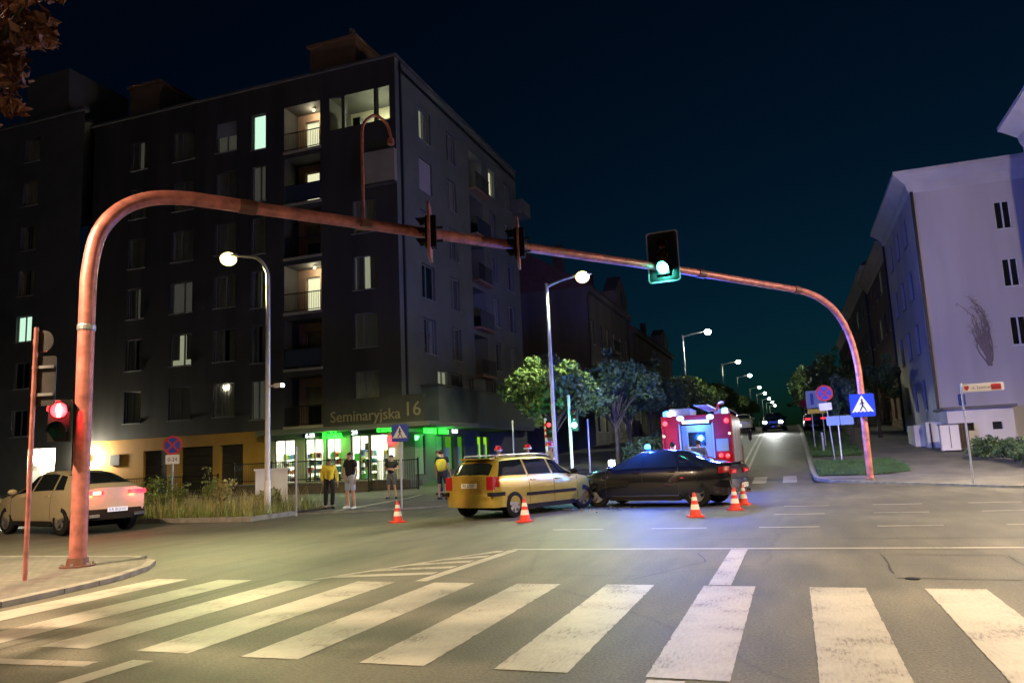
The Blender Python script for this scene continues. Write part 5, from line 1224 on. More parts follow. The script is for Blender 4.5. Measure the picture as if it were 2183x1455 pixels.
lamp('head_light', 'SPOT', (2.45, 0.0, 0.75), 300, (0.9, 1.0, 0.9), sc_, 0.1, 70, 0.5, (R(80), 0, R(-90)))

# ---- cars far up the street
FAR = dict(BLACK); FAR['crush'] = 0; FAR['x'] = (-2.2, 2.1); FAR['paint'] = 'silver_paint'
def far_car(label, x, y, rotz, paint, head, tail):
    sp = dict(FAR); sp['paint'] = paint
    c, b_, P_, pa, ac = build_car(label, (x, y, T(x, y)), rotz, sp, group='cars far up the street')
    c.rotation_euler[1] = 0
    for s in (1, -1):
        q = MB(); q.ball((2.12, s*0.6, 0.68), 0.06, 0.16, 0.11) ; obj('headlight', q, 'head_glow' if head else 'lamp_clear', c, True)
        q = MB(); q.box(-2.25, -2.15, min(s*0.35, s*0.72), max(s*0.35, s*0.72), 0.8, 0.92); obj('tail_lamp', q, 'tail_lit' if tail else 'tail_red', c)
    if head: lamp('head_light', 'SPOT', (2.3, 0, 0.7), 350, (0.95, 1, 0.95), c, 0.12, 80, 0.6, (R(88), 0, R(-90)))
far_car('oncoming car with dazzling headlights far up the street', -1.3, 66.5, R(-92), 'black_paint', True, False)
far_car('parked car with red tail lamps at the far right kerb', 1.7, 63, R(90), 'black_paint', False, True)
far_car('parked pale car beyond the oncoming headlights', -4.0, 72, R(-90), 'silver_paint', False, False)

# ------------------------------------------------------------------ fire engine, seen from behind
mat('truck_shutter', (0.42, 0.43, 0.46), 0.4, 0.6)
mat('checker_steel', (0.30, 0.30, 0.31), 0.45, 0.7, bump=0.3, bscale=80)
ft = thing('fire_engine', 'red fire engine with blue lights behind the black car', 'fire engine', (-3.21, 28.3, 0.0))
W = 1.22
q = MB(); q.box(-W, -0.56, 0.0, 4.8, 0.72, 2.66); q.box(0.56, W, 0.0, 4.8, 0.72, 2.66); q.box(-0.56, 0.56, 0.0, 4.8, 2.34, 2.66); q.box(-0.56, 0.56, 0.25, 4.8, 0.72, 2.34); body = obj('body', q, 'red_paint', ft)
md = body.modifiers.new('bevel', 'BEVEL'); md.width = 0.035; md.segments = 2
z = 0.80; k = 0
while z < 2.30:
    if z < 1.10 or z > 2.02 or True:
        q = MB(); q.box(-0.53, 0.53, 0.10, 0.13, z, z+0.068); obj('shutter_slat', q, 'truck_shutter', ft)
    z += 0.075
q = MB(); q.box(-0.30, 0.30, 0.085, 0.099, 1.55, 2.05); obj('shutter_panel', q, 'glass_dark' if 'glass_dark' in MATS else 'car_window', ft)
for s in (1, -1):
    q = MB(); q.box(min(s*0.55, s*0.60), max(s*0.55, s*0.60), -0.03, 0.12, 0.75, 2.36); obj('shutter_rail', q, 'alloy', ft)
    q = MB(); q.box(min(s*1.14, s*1.20), max(s*1.14, s*1.20), -0.035, -0.002, 0.9, 2.3); obj('grab_rail', q, 'tail_red', ft)
    q = MB(); q.ball((s*1.07, -0.05, 2.40), 0.085, 0.05, 0.085); obj('tail_lamp', q, 'red_glow', ft, True)
    q = MB(); q.ball((s*1.14, -0.05, 1.95), 0.05, 0.03, 0.05); obj('marker_lamp', q, 'lit_room_warm', ft, True)
    for x, z, m in ((0.80, 1.20, 'red_glow'), (1.02, 1.18, 'red_glow'), (0.80, 0.80, 'brake_lit'), (1.02, 0.80, 'tail_lit')):
        if s < 0 and z > 1: continue
        q = MB(); q.ball((s*x, -0.05, z), 0.075, 0.045, 0.075); obj('tail_lamp', q, m, ft, True)
    # hose reel lids and side panels
    q = MB(); q.box(min(s*0.66, s*1.08), max(s*0.66, s*1.08), -0.016, -0.003, 1.35, 1.78); obj('locker_panel', q, 'sign_pale_blue' if s > 0 else 'red_paint', ft)
    q = MB(); q.box(min(s*0.66, s*1.08), max(s*0.66, s*1.08), -0.016, -0.003, 1.86, 2.26); obj('locker_panel', q, 'red_paint', ft)
    for k in range(3):
        q = MB(); q.box(s*1.223-0.005, s*1.223+0.005, 0.35+1.45*k, 1.65+1.45*k, 0.95, 2.4); obj('side_shutter', q, 'truck_shutter', ft)
    q = MB(); q.box(s*1.222-0.006, s*1.222+0.006, 0.1, 4.7, 0.78, 0.90); obj('reflective_stripe', q, 'reflective', ft)
# white ring emblem on the left locker
q = MB(); n = 24; vs = []
for i in range(n):
    a = 2*math.pi*i/n; vs += [(-0.85+0.10*math.cos(a), -0.018, 1.56+0.10*math.sin(a)), (-0.85+0.055*math.cos(a), -0.018, 1.56+0.055*math.sin(a))]
q.add(vs, [(2*i, (2*i+2) % (2*n), (2*i+3) % (2*n), 2*i+1) for i in range(n)]); obj('ring_emblem', q, 'sign_white', ft, fix=False)
# blue light bar over the shutter, corner beacons
q = MB(); q.box(-0.46, 0.46, -0.08, 0.02, 2.36, 2.47); obj('light_bar', q, 'cyan_glow', ft)
for s in (1, -1):
    q = MB(); q.ball((s*0.52, -0.04, 2.56), 0.13, 0.07, 0.09); obj('beacon', q, 'cyan_glow', ft, True)
    q = MB(); q.lathe([(0.12, 2.66), (0.12, 2.70), (0.10, 2.84), (0.0, 2.87)], 14, (s*1.03, 0.22, 0)); obj('beacon', q, 'blue_glow' if s < 0 else 'cyan_glow', ft, True)
    lamp('blue_light', 'POINT', (s*0.8, 0.5, 3.7), 200, (0.05, 0.12, 1.0), ft, 0.12)
    # the turning mirrors throw level beams, at this moment to both sides of the street
    lamp('beacon_beam', 'SPOT', (s*1.03, 0.22, 3.15), 560 if s > 0 else 700, (0.09, 0.13, 1.0), ft, 0.10, 95 if s > 0 else 60, 0.5, (R(94), 0, R(-52) if s > 0 else R(20)))
lamp('blue_light', 'POINT', (0, -0.9, 2.3), 14, (0.04, 0.2, 1.0), ft, 0.1)  # added fill hanging behind the tail to tint it blue
q = MB(); q.ball((-0.90, 0.1, 2.74), 0.07); obj('work_lamp', q, 'head_glow', ft, True)
# roof gallery and ladder
for s in (1, -1):
    q = MB(); q.tube([(s*1.15, 0.1, 2.66), (s*1.15, 0.1, 2.82), (s*1.15, 4.6, 2.82), (s*1.15, 4.6, 2.66)], 0.02, 6); obj('roof_rail', q, 'alloy', ft)
    q = MB(); q.tube([(s*0.22+0.25, -0.25, 2.98), (s*0.22+0.25, 5.2, 2.98)], 0.03, 8); obj('ladder_rail', q, 'alloy', ft)
for k in range(16):
    q = MB(); q.tube([(0.03, -0.2+0.34*k, 2.98), (0.47, -0.2+0.34*k, 2.98)], 0.016, 6); obj('ladder_rung', q, 'alloy', ft)
q = MB(); q.box(-0.95, -0.2, 0.3, 2.2, 2.66, 2.92); obj('roof_locker', q, 'checker_steel', ft)
q = MB(); q.box(0.62, 1.0, 0.5, 3.0, 2.66, 2.85); obj('roof_locker', q, 'checker_steel', ft)
q = MB(); q.tube([(0.75, 0.2, 2.75), (0.82, 0.25, 3.02), (1.0, 0.3, 3.06)], 0.05, 8); obj('monitor_nozzle', q, 'red_paint', ft)
# chassis, bumper, wheels, cab
q = MB(); q.box(-1.2, 1.2, -0.12, 0.3, 0.50, 0.68); obj('bumper', q, 'checker_steel', ft)
for k in range(6):
    q = MB(); q.add([(-1.15+0.4*k, -0.124, 0.52), (-0.98+0.4*k, -0.124, 0.52), (-0.85+0.4*k, -0.124, 0.66), (-1.02+0.4*k, -0.124, 0.66)], [(0,1,2,3)]); obj('bumper_chevron', q, 'sign_red' if k % 2 else 'sign_white', ft, fix=False)
q = MB(); q.box(-0.8, 0.8, 0.3, 6.8, 0.42, 0.70); obj('chassis', q, 'black_metal', ft)
for y in (1.4, 5.6):
    for s in (1, -1):
        q = MB(); q.lathe([(0.27, -0.17), (0.44, -0.17), (0.48, -0.12), (0.48, 0.12), (0.44, 0.17), (0.27, 0.17)], 24, (0, 0, 0), 'x'); w = obj('wheel', q, 'rubber', ft, True, (s*1.0, y, 0.48))
        q = MB(); q.lathe([(0.0, s*0.04), (0.27, s*0.10), (0.27, s*0.16), (0.24, s*0.16), (0.1, s*0.06), (0.0, s*0.08)], 18, (0, 0, 0), 'x'); obj('rim', q, 'white_paint', w, True)
q = MB(); q.box(-1.18, 1.18, 4.95, 6.9, 0.62, 2.5); cb = obj('cab', q, 'red_paint', ft); md = cb.modifiers.new('bevel', 'BEVEL'); md.width = 0.08; md.segments = 3
for s in (1, -1):
    q = MB(); q.box(s*1.184-0.004, s*1.184+0.004, 5.15, 5.85, 1.5, 2.25); q.box(s*1.184-0.004, s*1.184+0.004, 5.98, 6.7, 1.5, 2.25); obj('cab_window', q, 'car_window', ft)
    q = MB(); q.tube([(s*1.18, 6.8, 2.2), (s*1.48, 6.9, 2.2), (s*1.48, 6.9, 1.7)], 0.025, 6); q.box(s*1.48-0.07, s*1.48+0.07, 6.84, 6.96, 1.75, 2.05); obj('mirror', q, 'black_plastic', ft)
q = MB(); q.box(-1.05, 1.05, 6.9, 6.92, 1.5, 2.3); obj('windscreen', q, 'car_window', ft)
q = MB(); q.box(-0.9, 0.9, 5.2, 5.7, 2.5, 2.64); obj('cab_light_bar', q, 'blue_glow', ft)
q = MB(); q.box(0.62, 0.92, -0.13, -0.12, 0.53, 0.64); obj('number_plate', q, 'plate_white', ft)
# scene floodlight behind the black bonnet
fl_ = thing('floodlight', 'dazzling white floodlight on a stand behind the black bonnet', 'floodlight', (-6.05, 27.0, 0.0), R(-15))
q = MB(); q.tube([(0, 0, 0.25), (0, 0, 1.0)], 0.02, 8); obj('stand', q, 'black_metal', fl_)
for k in range(3):
    a = k*2.094; q = MB(); q.tube([(0, 0, 0.45), (0.4*math.cos(a), 0.4*math.sin(a), 0.02)], 0.015, 6); obj('leg', q, 'black_metal', fl_)
q = MB(); q.box(-0.13, 0.13, 0.0, 0.1, 1.0, 1.2); obj('housing', q, 'black_plastic', fl_)
q = MB(); q.lathe([(0.0, -0.03), (0.07, -0.025), (0.105, -0.005), (0.0, -0.002)], 18, (0, 0, 1.1), 'y'); obj('lens', q, 'head_glow', fl_)
lamp('flood_light', 'SPOT', (0, -0.08, 1.1), 500, (0.8, 1.0, 0.9), fl_, 0.1, 140, 0.6, (R(80), 0, 0))
# ------------------------------------------------------------------ utility cabinet
uc = thing('utility_cabinet', 'cream twin-door utility cabinet in the weeds beside the street lamp', 'cabinet', (-16.75, 22.3, 0.1), R(38))
q = MB(); q.box(-0.52, 0.52, -0.22, 0.22, 0.0, 1.28); obj('cabinet', q, 'white_paint', uc)
q = MB(); q.box(-0.57, 0.57, -0.27, 0.27, 1.28, 1.34); obj('lid', q, 'white_paint', uc)
for x in (-0.26, 0.26):
    q = MB(); q.box(x-0.25, x+0.25, -0.232, -0.222, 0.08, 1.24); d_ = obj('door', q, 'white_paint', uc)
    q = MB(); q.box(x*0.3-0.015, x*0.3+0.015, -0.25, -0.233, 0.6, 0.74); obj('handle', q, 'black_plastic', d_)
# ------------------------------------------------------------------ grass and weeds
def blades(rng, spots, hmin, hmax, w, bend=0.3):
    n = len(spots); P = np.array(spots); h = rng.uniform(hmin, hmax, n); a = rng.uniform(0, 6.283, n); b = rng.normal(0, bend, (n, 2))*h[:, None]
    dx = np.cos(a)*w; dy = np.sin(a)*w
    v = np.zeros((n, 5, 3)); v[:, 0] = P+np.stack([-dx, -dy, 0*dx], 1); v[:, 1] = P+np.stack([dx, dy, 0*dx], 1)
    v[:, 2] = P+np.stack([dx*0.7+b[:, 0]*0.4, dy*0.7+b[:, 1]*0.4, h*0.6], 1); v[:, 3] = P+np.stack([-dx*0.7+b[:, 0]*0.4, -dy*0.7+b[:, 1]*0.4, h*0.6], 1)
    v[:, 4] = P+np.stack([b[:, 0], b[:, 1], h], 1)
    f = []
    for i in range(n): o = 5*i; f += [(o, o+1, o+2, o+3), (o+3, o+2, o+4)]
    me = bpy.data.meshes.new('blades'); me.from_pydata(v.reshape(-1, 3).tolist(), [], f); return me
rng = np.random.default_rng(4)
def spots_fn(n, fx, fy, dz):
    out = []
    for _ in range(n): x, y = fx(), fy(); out.append((x, y, T(x, y)+dz))
    return out
sp = []
for _ in range(9000):
    y = rng.uniform(32.2, 37.6); x = rng.uniform(0.78, turf_r(y)); sp.append((x, y, T(x, y)+0.10))
for _ in range(14000):
    y = 40.02+rng.random()**1.6*45; x = rng.uniform(0.78, turf_r(min(y, 50))); sp.append((x, y, T(x, y)+0.10))
tag(obj('lawn_grass', blades(rng, sp, 0.05, 0.13, 0.012), 'grass_blade', fix=False), 'short green lawn grass on the right corner', 'grass', kind='stuff')
sp = [(rng.uniform(-45, -14.65), rng.uniform(18.5, 22.5), 0.1) for _ in range(16000)]
sp = [s for s in sp if rng.random() < (0.9 if s[0] < -15.4 else 0.6)]
tag(obj('verge_grass', blades(rng, sp, 0.12, 0.42, 0.014, 0.4), 'weed_leaf', fix=False), 'rough grass covering the verge before the flats', 'grass', kind='stuff')
sp = [(rng.uniform(-42, -14.8), rng.uniform(18.7, 22.3), 0.1) for _ in range(6000)]
tag(obj('dry_stalks', blades(rng, sp, 0.35, 0.85, 0.009, 0.25), 'weed_dry', fix=False), 'pale dry stalks standing in the weedy verge', 'grass', kind='stuff')
def leaf_cloud(rng, centers, radii, n, size, flat=0.8, droop=0.0):
    """many leaf quads spread in clumps"""
    C = np.array(centers); Rr = np.array(radii); wgt = Rr**2/np.sum(Rr**2); idx = rng.choice(len(C), n, p=wgt)
    d = rng.normal(size=(n, 3)); d /= np.linalg.norm(d, axis=1)[:, None]; r = rng.random(n)**0.42
    P = C[idx]+d*(Rr[idx]*r)[:, None]*np.array([1, 1, flat])
    a = rng.normal(size=(n, 3)); a[:, 2] -= droop; a /= np.linalg.norm(a, axis=1)[:, None]; b = np.cross(a, rng.normal(size=(n, 3))); b /= np.linalg.norm(b, axis=1)[:, None]
    s = size*(0.35+1.1*rng.random(n)**1.5)[:, None]*1.15; nn = np.cross(a, b)*0.18*s
    v = np.stack([P-a*s, P+b*s*0.55+nn, P+a*s, P-b*s*0.55+nn], 1)
    f = [(4*i, 4*i+1, 4*i+2, 4*i+3) for i in range(n)]
    me = bpy.data.meshes.new('leaves'); me.from_pydata(v.reshape(-1, 3).tolist(), [], f); return me
def bush(label, x, y, z, h, w, n, m, seed, size=0.05):
    r2 = np.random.default_rng(seed); t = thing('weed_bush', label, 'plant', (x, y, z), 0, 'weed clumps on the verge')
    st = MB(); cs, rs = [], []
    for k in range(7):
        a = r2.uniform(0, 6.28); l_ = r2.uniform(0.2, 1)*w; tx, ty, tz = l_*math.cos(a), l_*math.sin(a), h*r2.uniform(0.55, 1.0)
        st.tube([(tx*0.1, ty*0.1, 0), (tx*0.5, ty*0.5, tz*0.5), (tx, ty, tz)], [0.014, 0.010, 0.004], 5)
        for f_ in (0.35, 0.6, 0.8, 1.0): cs.append((tx*f_, ty*f_, tz*f_)); rs.append(0.16*h*(1.2-0.5*f_)+0.05)
    obj('stem', st, 'bark', t); obj('foliage', leaf_cloud(r2, cs, rs, n, size), m, t, fix=False)
for k, (x, y, h, w, m, lb_) in enumerate([(-15.9, 20.6, 0.75, 0.35, 'weed_dry', 'dry weed clump at the foot of the street lamp'), (-17.0, 20.2, 1.0, 0.4, 'weed_dry', 'tall dry weed clump before the utility cabinet'),
    (-17.9, 20.9, 1.35, 0.45, 'weed_leaf', 'tallest leafy weed left of the utility cabinet'), (-18.7, 20.0, 1.0, 0.45, 'weed_leaf', 'leafy weed clump right of the no-stopping sign'), (-20.0, 20.4, 1.25, 0.5, 'weed_leaf', 'leafy weed clump left of the no-stopping sign'),
    (-21.2, 19.6, 0.95, 0.5, 'weed_leaf', 'leafy weed clump behind the pale crossover'), (-20.6, 21.6, 1.3, 0.4, 'weed_leaf', 'weed bush behind the no-stopping sign by the fence'), (-16.0, 21.5, 0.7, 0.3, 'weed_leaf', 'low weed right of the cabinet'),
    (-22.6, 20.8, 1.1, 0.5, 'weed_leaf', 'weed bush above the crossover boot'), (-19.2, 19.1, 0.7, 0.5, 'weed_leaf', 'low weed clump along the kerb')]):
    bush(lb_, x, y, 0.1, h, w, 900, m, 20+k)
# ------------------------------------------------------------------ trees
def tree(label, x, y, h, r, n, m='leaf', seed=1, bole=2.0, flat=0.75, size=0.10, name='street_tree', droop=0.0, group='trees along the street', tr=0.11):
    r2 = np.random.default_rng(seed); t = thing(name, label, 'tree', (x, y, T(x, y)+0.1), 0, group)
    q = MB(); q.tube([(0, 0, -0.15), (0.03, 0.02, bole*0.5), (0, 0, bole), (0.05, 0, bole+(h-bole)*0.5)], [tr*1.25, tr, tr*0.85, tr*0.4], 9)
    cs, rs = [], []
    cz = bole+(h-bole)*0.48; hz2 = (h-bole)*0.5
    for k in range(16):
        a = 2.4*k+r2.uniform(-0.3, 0.3); e = r2.uniform(-0.55, 1.0); l_ = r*0.76*math.sqrt(max(0.05, 1-e*e*0.8))*r2.uniform(0.75, 1.15)
        p1 = (l_*math.cos(a), l_*math.sin(a), cz+e*hz2*0.75); b0 = bole*r2.uniform(0.85, 1.15)
        q.tube([(0, 0, b0), (p1[0]*0.45, p1[1]*0.45, b0+(p1[2]-b0)*0.55), p1], [tr*0.5, tr*0.3, 0.012], 6)
        cs.append(p1); rs.append(r*r2.uniform(0.20, 0.42))
        for j in range(2):
            p2 = (p1[0]+r2.normal(0, r*0.16), p1[1]+r2.normal(0, r*0.16), p1[2]+r2.normal(0, hz2*0.22)); q.tube([p1, p2], [0.014, 0.006], 4); cs.append(p2); rs.append(r*r2.uniform(0.14, 0.26))
    obj('trunk', q, 'bark', t, True)
    if droop > 0:
        for c in list(cs):
            for j in range(2): cs.append((c[0]*1.08, c[1]*1.08, c[2]-0.35*(j+1)*r*0.6)); rs.append(r*0.16)
    obj('crown', leaf_cloud(r2, cs, rs, n, size, flat, droop), m, t, fix=False)
    return t
tree('round bright green tree under the corner street lamp', -9.35, 31.2, 5.2, 1.95, 9000, 'leaf', 1, 2.3)
TL = [(-8.3, 38.5, 5.4, 2.1), (-8.6, 43.5, 5.2, 2.1), (-8.2, 48.5, 5.0, 2.0), (-8.4, 54, 5.0, 2.1), (-8.0, 60, 4.9, 2.1), (-8.2, 68, 5.0, 2.2), (-8.0, 77, 5.0, 2.2), (-8.0, 87, 5.0, 2.3), (-8.0, 98, 5.0, 2.3), (-7.9, 112, 5.0, 2.4), (-7.8, 128, 5.0, 2.6), (-7.8, 150, 5.0, 2.8)]
TN = ['large dark tree just left of the fire engine', 'second dark street tree behind the fire engine', 'third dark street tree behind the fire engine', 'fourth tree of the left-hand row', 'fifth tree of the left-hand row', 'sixth tree of the left-hand row', 'seventh tree of the left-hand row', 'eighth tree of the left-hand row', 'ninth tree of the left-hand row', 'tenth tree of the left-hand row', 'eleventh tree of the left-hand row', 'farthest tree of the left-hand row']
for k, (x, y, h, r) in enumerate(TL): tree(TN[k], x, y, h, r, 6000 if k < 5 else 3000, 'leaf_dark' if k < 3 else 'leaf', 40+k, 1.5 if k > 2 else 2.0, size=0.11 if k < 5 else 0.17)
tree('dark tree filling the gap before the tenement', -11.5, 37.5, 5.6, 2.2, 5000, 'leaf_dark', 90, 2.2, size=0.12)
# hedge under the left row
hd = thing('hedge', 'dark clipped hedge under the left-hand street trees', 'hedge', (-7.3, 40, 0))
cs = [(rng.normal(0, 0.25), y-40, T(-7.3, y)+0.12+z) for y in np.arange(36.5, 75, 0.6) for z in (0.35, 0.85)]
obj('foliage', leaf_cloud(rng, cs, [0.48]*len(cs), 14000, 0.09), 'leaf_dark', hd, fix=False)
st = MB()
for y in np.arange(36.5, 75, 1.2): st.tube([(0, y-40, T(-7.3, y)+0.05), (0.05, y-40, T(-7.3, y)+0.9)], 0.02, 5)
obj('stem', st, 'bark', hd)
TR = [(3.05, 46.5, 3.6, 1.2, 'leaf_willow', 'pale weeping willow behind the no-stopping sign', 1.0), (4.9, 51.0, 4.6, 1.6, 'leaf_dark', 'dark tree between the willow and the pale house', 0), (2.6, 58, 5.0, 1.7, 'leaf_dark', 'dark tree behind the blue information sign', 0),
      (2.3, 66, 6.2, 2.1, 'leaf', 'tall pale-edged tree right of the far headlights', 0.4), (3.8, 73, 6.0, 2.2, 'leaf_dark', 'second tall tree on the right slope', 0), (2.4, 82, 5.2, 2.0, 'leaf', 'third tree on the right slope', 0), (2.4, 94, 5.4, 2.0, 'leaf', 'fourth tree on the right slope', 0), (2.4, 110, 5.4, 2.2, 'leaf', 'fifth tree on the right slope', 0), (2.4, 130, 5.4, 2.4, 'leaf', 'farthest tree on the right slope', 0)]
for k, (x, y, h, r, m, l_, dr) in enumerate(TR): tree(l_, x, y, h, r, 7000 if k < 4 else 3500, m, 60+k, 1.3, size=0.09 if k < 4 else 0.15, droop=dr*1.5, flat=0.8)
# shrubs at the right edge
for k, (x, y, l_) in enumerate([(7.3, 36.2, 'dark clipped shrub before the low annex'), (7.9, 34.6, 'dark clipped shrub right of the first one'), (8.3, 32.9, 'dark clipped shrub at the right edge')]):
    t = thing('shrub', l_, 'shrub', (x, y, T(x, y)+0.1), 0, 'clipped shrubs by the annex'); r2 = np.random.default_rng(80+k)
    cs = [(r2.normal(0, 0.3), r2.normal(0, 0.4), r2.uniform(0.2, 0.75)) for _ in range(26)]
    obj('foliage', leaf_cloud(r2, cs, [0.28]*26, 2600, 0.05), 'leaf_dark', t, fix=False)
    st = MB()
    for j in range(5): st.tube([(0, 0, 0), (r2.normal(0, 0.2), r2.normal(0, 0.2), 0.7)], [0.02, 0.008], 5)
    obj('stem', st, 'bark', t)
# copper-leaved tree whose branch hangs in at the top left
ct = thing('copper_tree', 'copper-leaved tree whose branch hangs in at the top left', 'tree', (-9.55, 5.2, 0.12)); r2 = np.random.default_rng(99)
q = MB(); q.tube([(0, 0, -0.1), (0.05, 0, 2.2), (0.1, 0.05, 4.5), (0.2, 0.0, 7.5)], [0.2, 0.16, 0.13, 0.05], 10); cs, rs = [], []
def limb(p0, p1, r0, k=5):
    pts = [tuple(p0[i]+(p1[i]-p0[i])*t_+(0.08*r2.normal() if 0 < t_ < 1 else 0) for i in range(3)) for t_ in np.linspace(0, 1, k)]; q.tube(pts, list(np.linspace(r0, 0.015, k)), 6); return pts
for p1 in [(2.25, 0.25, 6.05), (2.75, 0.05, 6.3), (2.1, 0.25, 5.6), (1.5, -0.3, 7.2), (-1.8, 0.8, 6.0), (-1.5, -1.2, 6.6), (0.4, -1.8, 6.0), (0.2, 1.4, 7.6), (-0.5, 0.4, 8.0)]:
    pts = limb((0.1, 0.0, 4.0), p1, 0.07)
    for p in pts[2:]:
        cs.append(p); rs.append(0.26)
        for j in range(3): cs.append((p[0]+r2.normal(0, 0.2), p[1]+r2.normal(0, 0.2), p[2]+r2.normal(0, 0.15))); rs.append(0.15)
obj('trunk', q, 'bark', ct, True); obj('crown', leaf_cloud(r2, cs, rs, 15000, 0.055), 'leaf_plum', ct, fix=False)

# ------------------------------------------------------------------ people
def skin(verts, edges, radii, root=0, sub=1):
    me = bpy.data.meshes.new('skel'); me.from_pydata(verts, edges, []); o = bpy.data.objects.new('skel', me); COL.objects.link(o)
    o.modifiers.new('s', 'SKIN'); sv = me.skin_vertices[0].data
    for i, r in enumerate(radii): sv[i].radius = (r, r) if not isinstance(r, tuple) else r; sv[i].use_root = (i == root)
    ss = o.modifiers.new('u', 'SUBSURF'); ss.levels = sub; ss.render_levels = sub
    dg = bpy.context.evaluated_depsgraph_get(); m2 = bpy.data.meshes.new_from_object(o.evaluated_get(dg)); bpy.data.objects.remove(o); bpy.data.meshes.remove(me)
    m2.polygons.foreach_set('use_smooth', [True]*len(m2.polygons)); return m2
def person(label, x, y, rotz, pose=None, h=1.75, top='cloth_black', sleeve='short', bottom='cloth_navy', leg='short', shoe='cloth_black', hair='hair', vest=None, helmet=None, hood=None, z=None, hi_vis=False):
    """faces -y; joints in metres for a 1.75 m figure"""
    J = dict(pel=(0, 0, 0.96), bel=(0, 0, 1.08), che=(0, 0.0, 1.30), nek=(0, 0.01, 1.47), hed=(0, -0.015, 1.60), top=(0, 0.0, 1.69),
             hpL=(0.10, 0, 0.92), knL=(0.115, -0.02, 0.50), anL=(0.12, 0.03, 0.09), toL=(0.14, -0.14, 0.035), hpR=(-0.10, 0, 0.92), knR=(-0.115, -0.02, 0.50), anR=(-0.12, 0.03, 0.09), toR=(-0.14, -0.14, 0.035),
             shL=(0.185, 0.01, 1.42), elL=(0.255, 0.03, 1.13), wrL=(0.275, -0.05, 0.89), shR=(-0.185, 0.01, 1.42), elR=(-0.255, 0.03, 1.13), wrR=(-0.275, -0.05, 0.89))
    if pose: J.update(pose)
    k = h/1.75; zz = (T(x, y)+0.045) if z is None else z
    t = thing('person', label, 'person', (x, y, zz), rotz, 'people at the crash'); t.scale = (k, k, k)
    names = ['pel', 'bel', 'che', 'nek', 'hed', 'top']; V = [J[n] for n in names]; Rd = [0.095, 0.085, 0.10, 0.052, (0.078, 0.094), 0.055]; E = [(0, 1), (1, 2), (2, 3), (3, 4), (4, 5)]
    def add(p, r, par): V.append(tuple(p)); Rd.append(r); E.append((par, len(V)-1)); return len(V)-1
    for s in 'LR':
        a = add(J['hp'+s], 0.085, 0); b = add(J['kn'+s], 0.056, a); c = add(J['an'+s], 0.038, b); add(J['to'+s], 0.032, c)
        a = add(J['sh'+s], 0.052, 2); b = add(J['el'+s], 0.040, a); w = add(J['wr'+s], 0.027, b)
        el, wr = Vector(J['el'+s]), Vector(J['wr'+s]); d = (wr-el).normalized(); sd_ = Vector((0, -1, 0)); sd_ = (sd_-d*sd_.dot(d)).normalized() if abs(d.y) < 0.95 else Vector((0, 0, 1)); nrm = d.cross(sd_)
        pm = add(wr+d*0.06, (0.018, 0.032), w)
        for i, (off, ln) in enumerate(((0.028, 0.075), (0.010, 0.085), (-0.010, 0.08), (-0.028, 0.062))):
            f1 = add(wr+d*0.095+sd_*off, 0.009, pm); f2 = add(wr+d*(0.095+ln*0.5)+sd_*off*1.1+nrm*0.010, 0.0085, f1); add(wr+d*(0.095+ln*0.9)+sd_*off*1.1+nrm*0.03, 0.007, f2)
        th = add(wr+d*0.035+sd_*0.04, 0.010, w); add(wr+d*0.085+sd_*0.058, 0.008, th)
    hd_ = Vector(J['hed'])
    nose = add(hd_+Vector((0, -0.112, -0.01)), 0.012, 4)
    body = obj('body', skin(V, E, Rd), 'skin', t)
    for s in (1, -1):
        q = MB(); q.ball(tuple(hd_+Vector((s*0.032, -0.088, 0.02))), 0.012, 0.008, 0.008, 6, 5); obj('eye', q, 'ink', t)
        q = MB(); q.ball(tuple(hd_+Vector((s*0.082, 0.005, 0.0))), 0.012, 0.022, 0.032, 6, 5); obj('ear', q, 'skin', t)
    # clothes
    e = 0.016 if not hi_vis else 0.03
    V2 = [J['pel'], J['bel'], J['che'], (J['nek'][0], J['nek'][1], J['nek'][2]-0.05)]; R2 = [(0.15+e, 0.115+e), (0.14+e, 0.105+e), (0.16+e, 0.115+e), 0.065]; E2 = [(0, 1), (1, 2), (2, 3)]
    if leg != 'dress': V2[0] = (J['pel'][0], J['pel'][1], J['pel'][2]-0.09)
    for s in 'LR':
        V2.append(J['sh'+s]); R2.append(0.068+e); i = len(V2)-1; E2.append((2, i))
        sh, el, wr = Vector(J['sh'+s]), Vector(J['el'+s]), Vector(J['wr'+s])
        if sleeve == 'short': V2.append(tuple(sh.lerp(el, 0.62))); R2.append(0.058+e*0.5); E2.append((i, i+1))
        elif sleeve == 'long': V2 += [tuple(el), tuple(el.lerp(wr, 0.92))]; R2 += [0.052+e, 0.038+e*0.6]; E2 += [(i, i+1), (i+1, i+2)]
    obj('jacket' if sleeve == 'long' else 'shirt', skin(V2, E2, R2), top, t)
    V3 = [(J['pel'][0], J['pel'][1], J['pel'][2]+0.13), J['pel']]; R3 = [(0.148, 0.112), (0.152, 0.115)]; E3 = [(0, 1)]
    for s in 'LR':
        hp, kn, an = Vector(J['hp'+s]), Vector(J['kn'+s]), Vector(J['an'+s])
        V3.append(tuple(hp)); R3.append(0.100+e*0.4); i = len(V3)-1; E3.append((1, i))
        if leg == 'short': V3.append(tuple(hp.lerp(kn, 0.5))); R3.append(0.092); V3.append(tuple(hp.lerp(kn, 0.93))); R3.append(0.085); E3 += [(i, i+1), (i+1, i+2)]
        else: V3 += [tuple(kn), tuple(kn.lerp(an, 0.93))]; R3 += [0.075+e*0.5, 0.060+e*0.5]; E3 += [(i, i+1), (i+1, i+2)]
    obj('shorts' if leg == 'short' else 'trousers', skin(V3, E3, R3, 1), bottom, t)
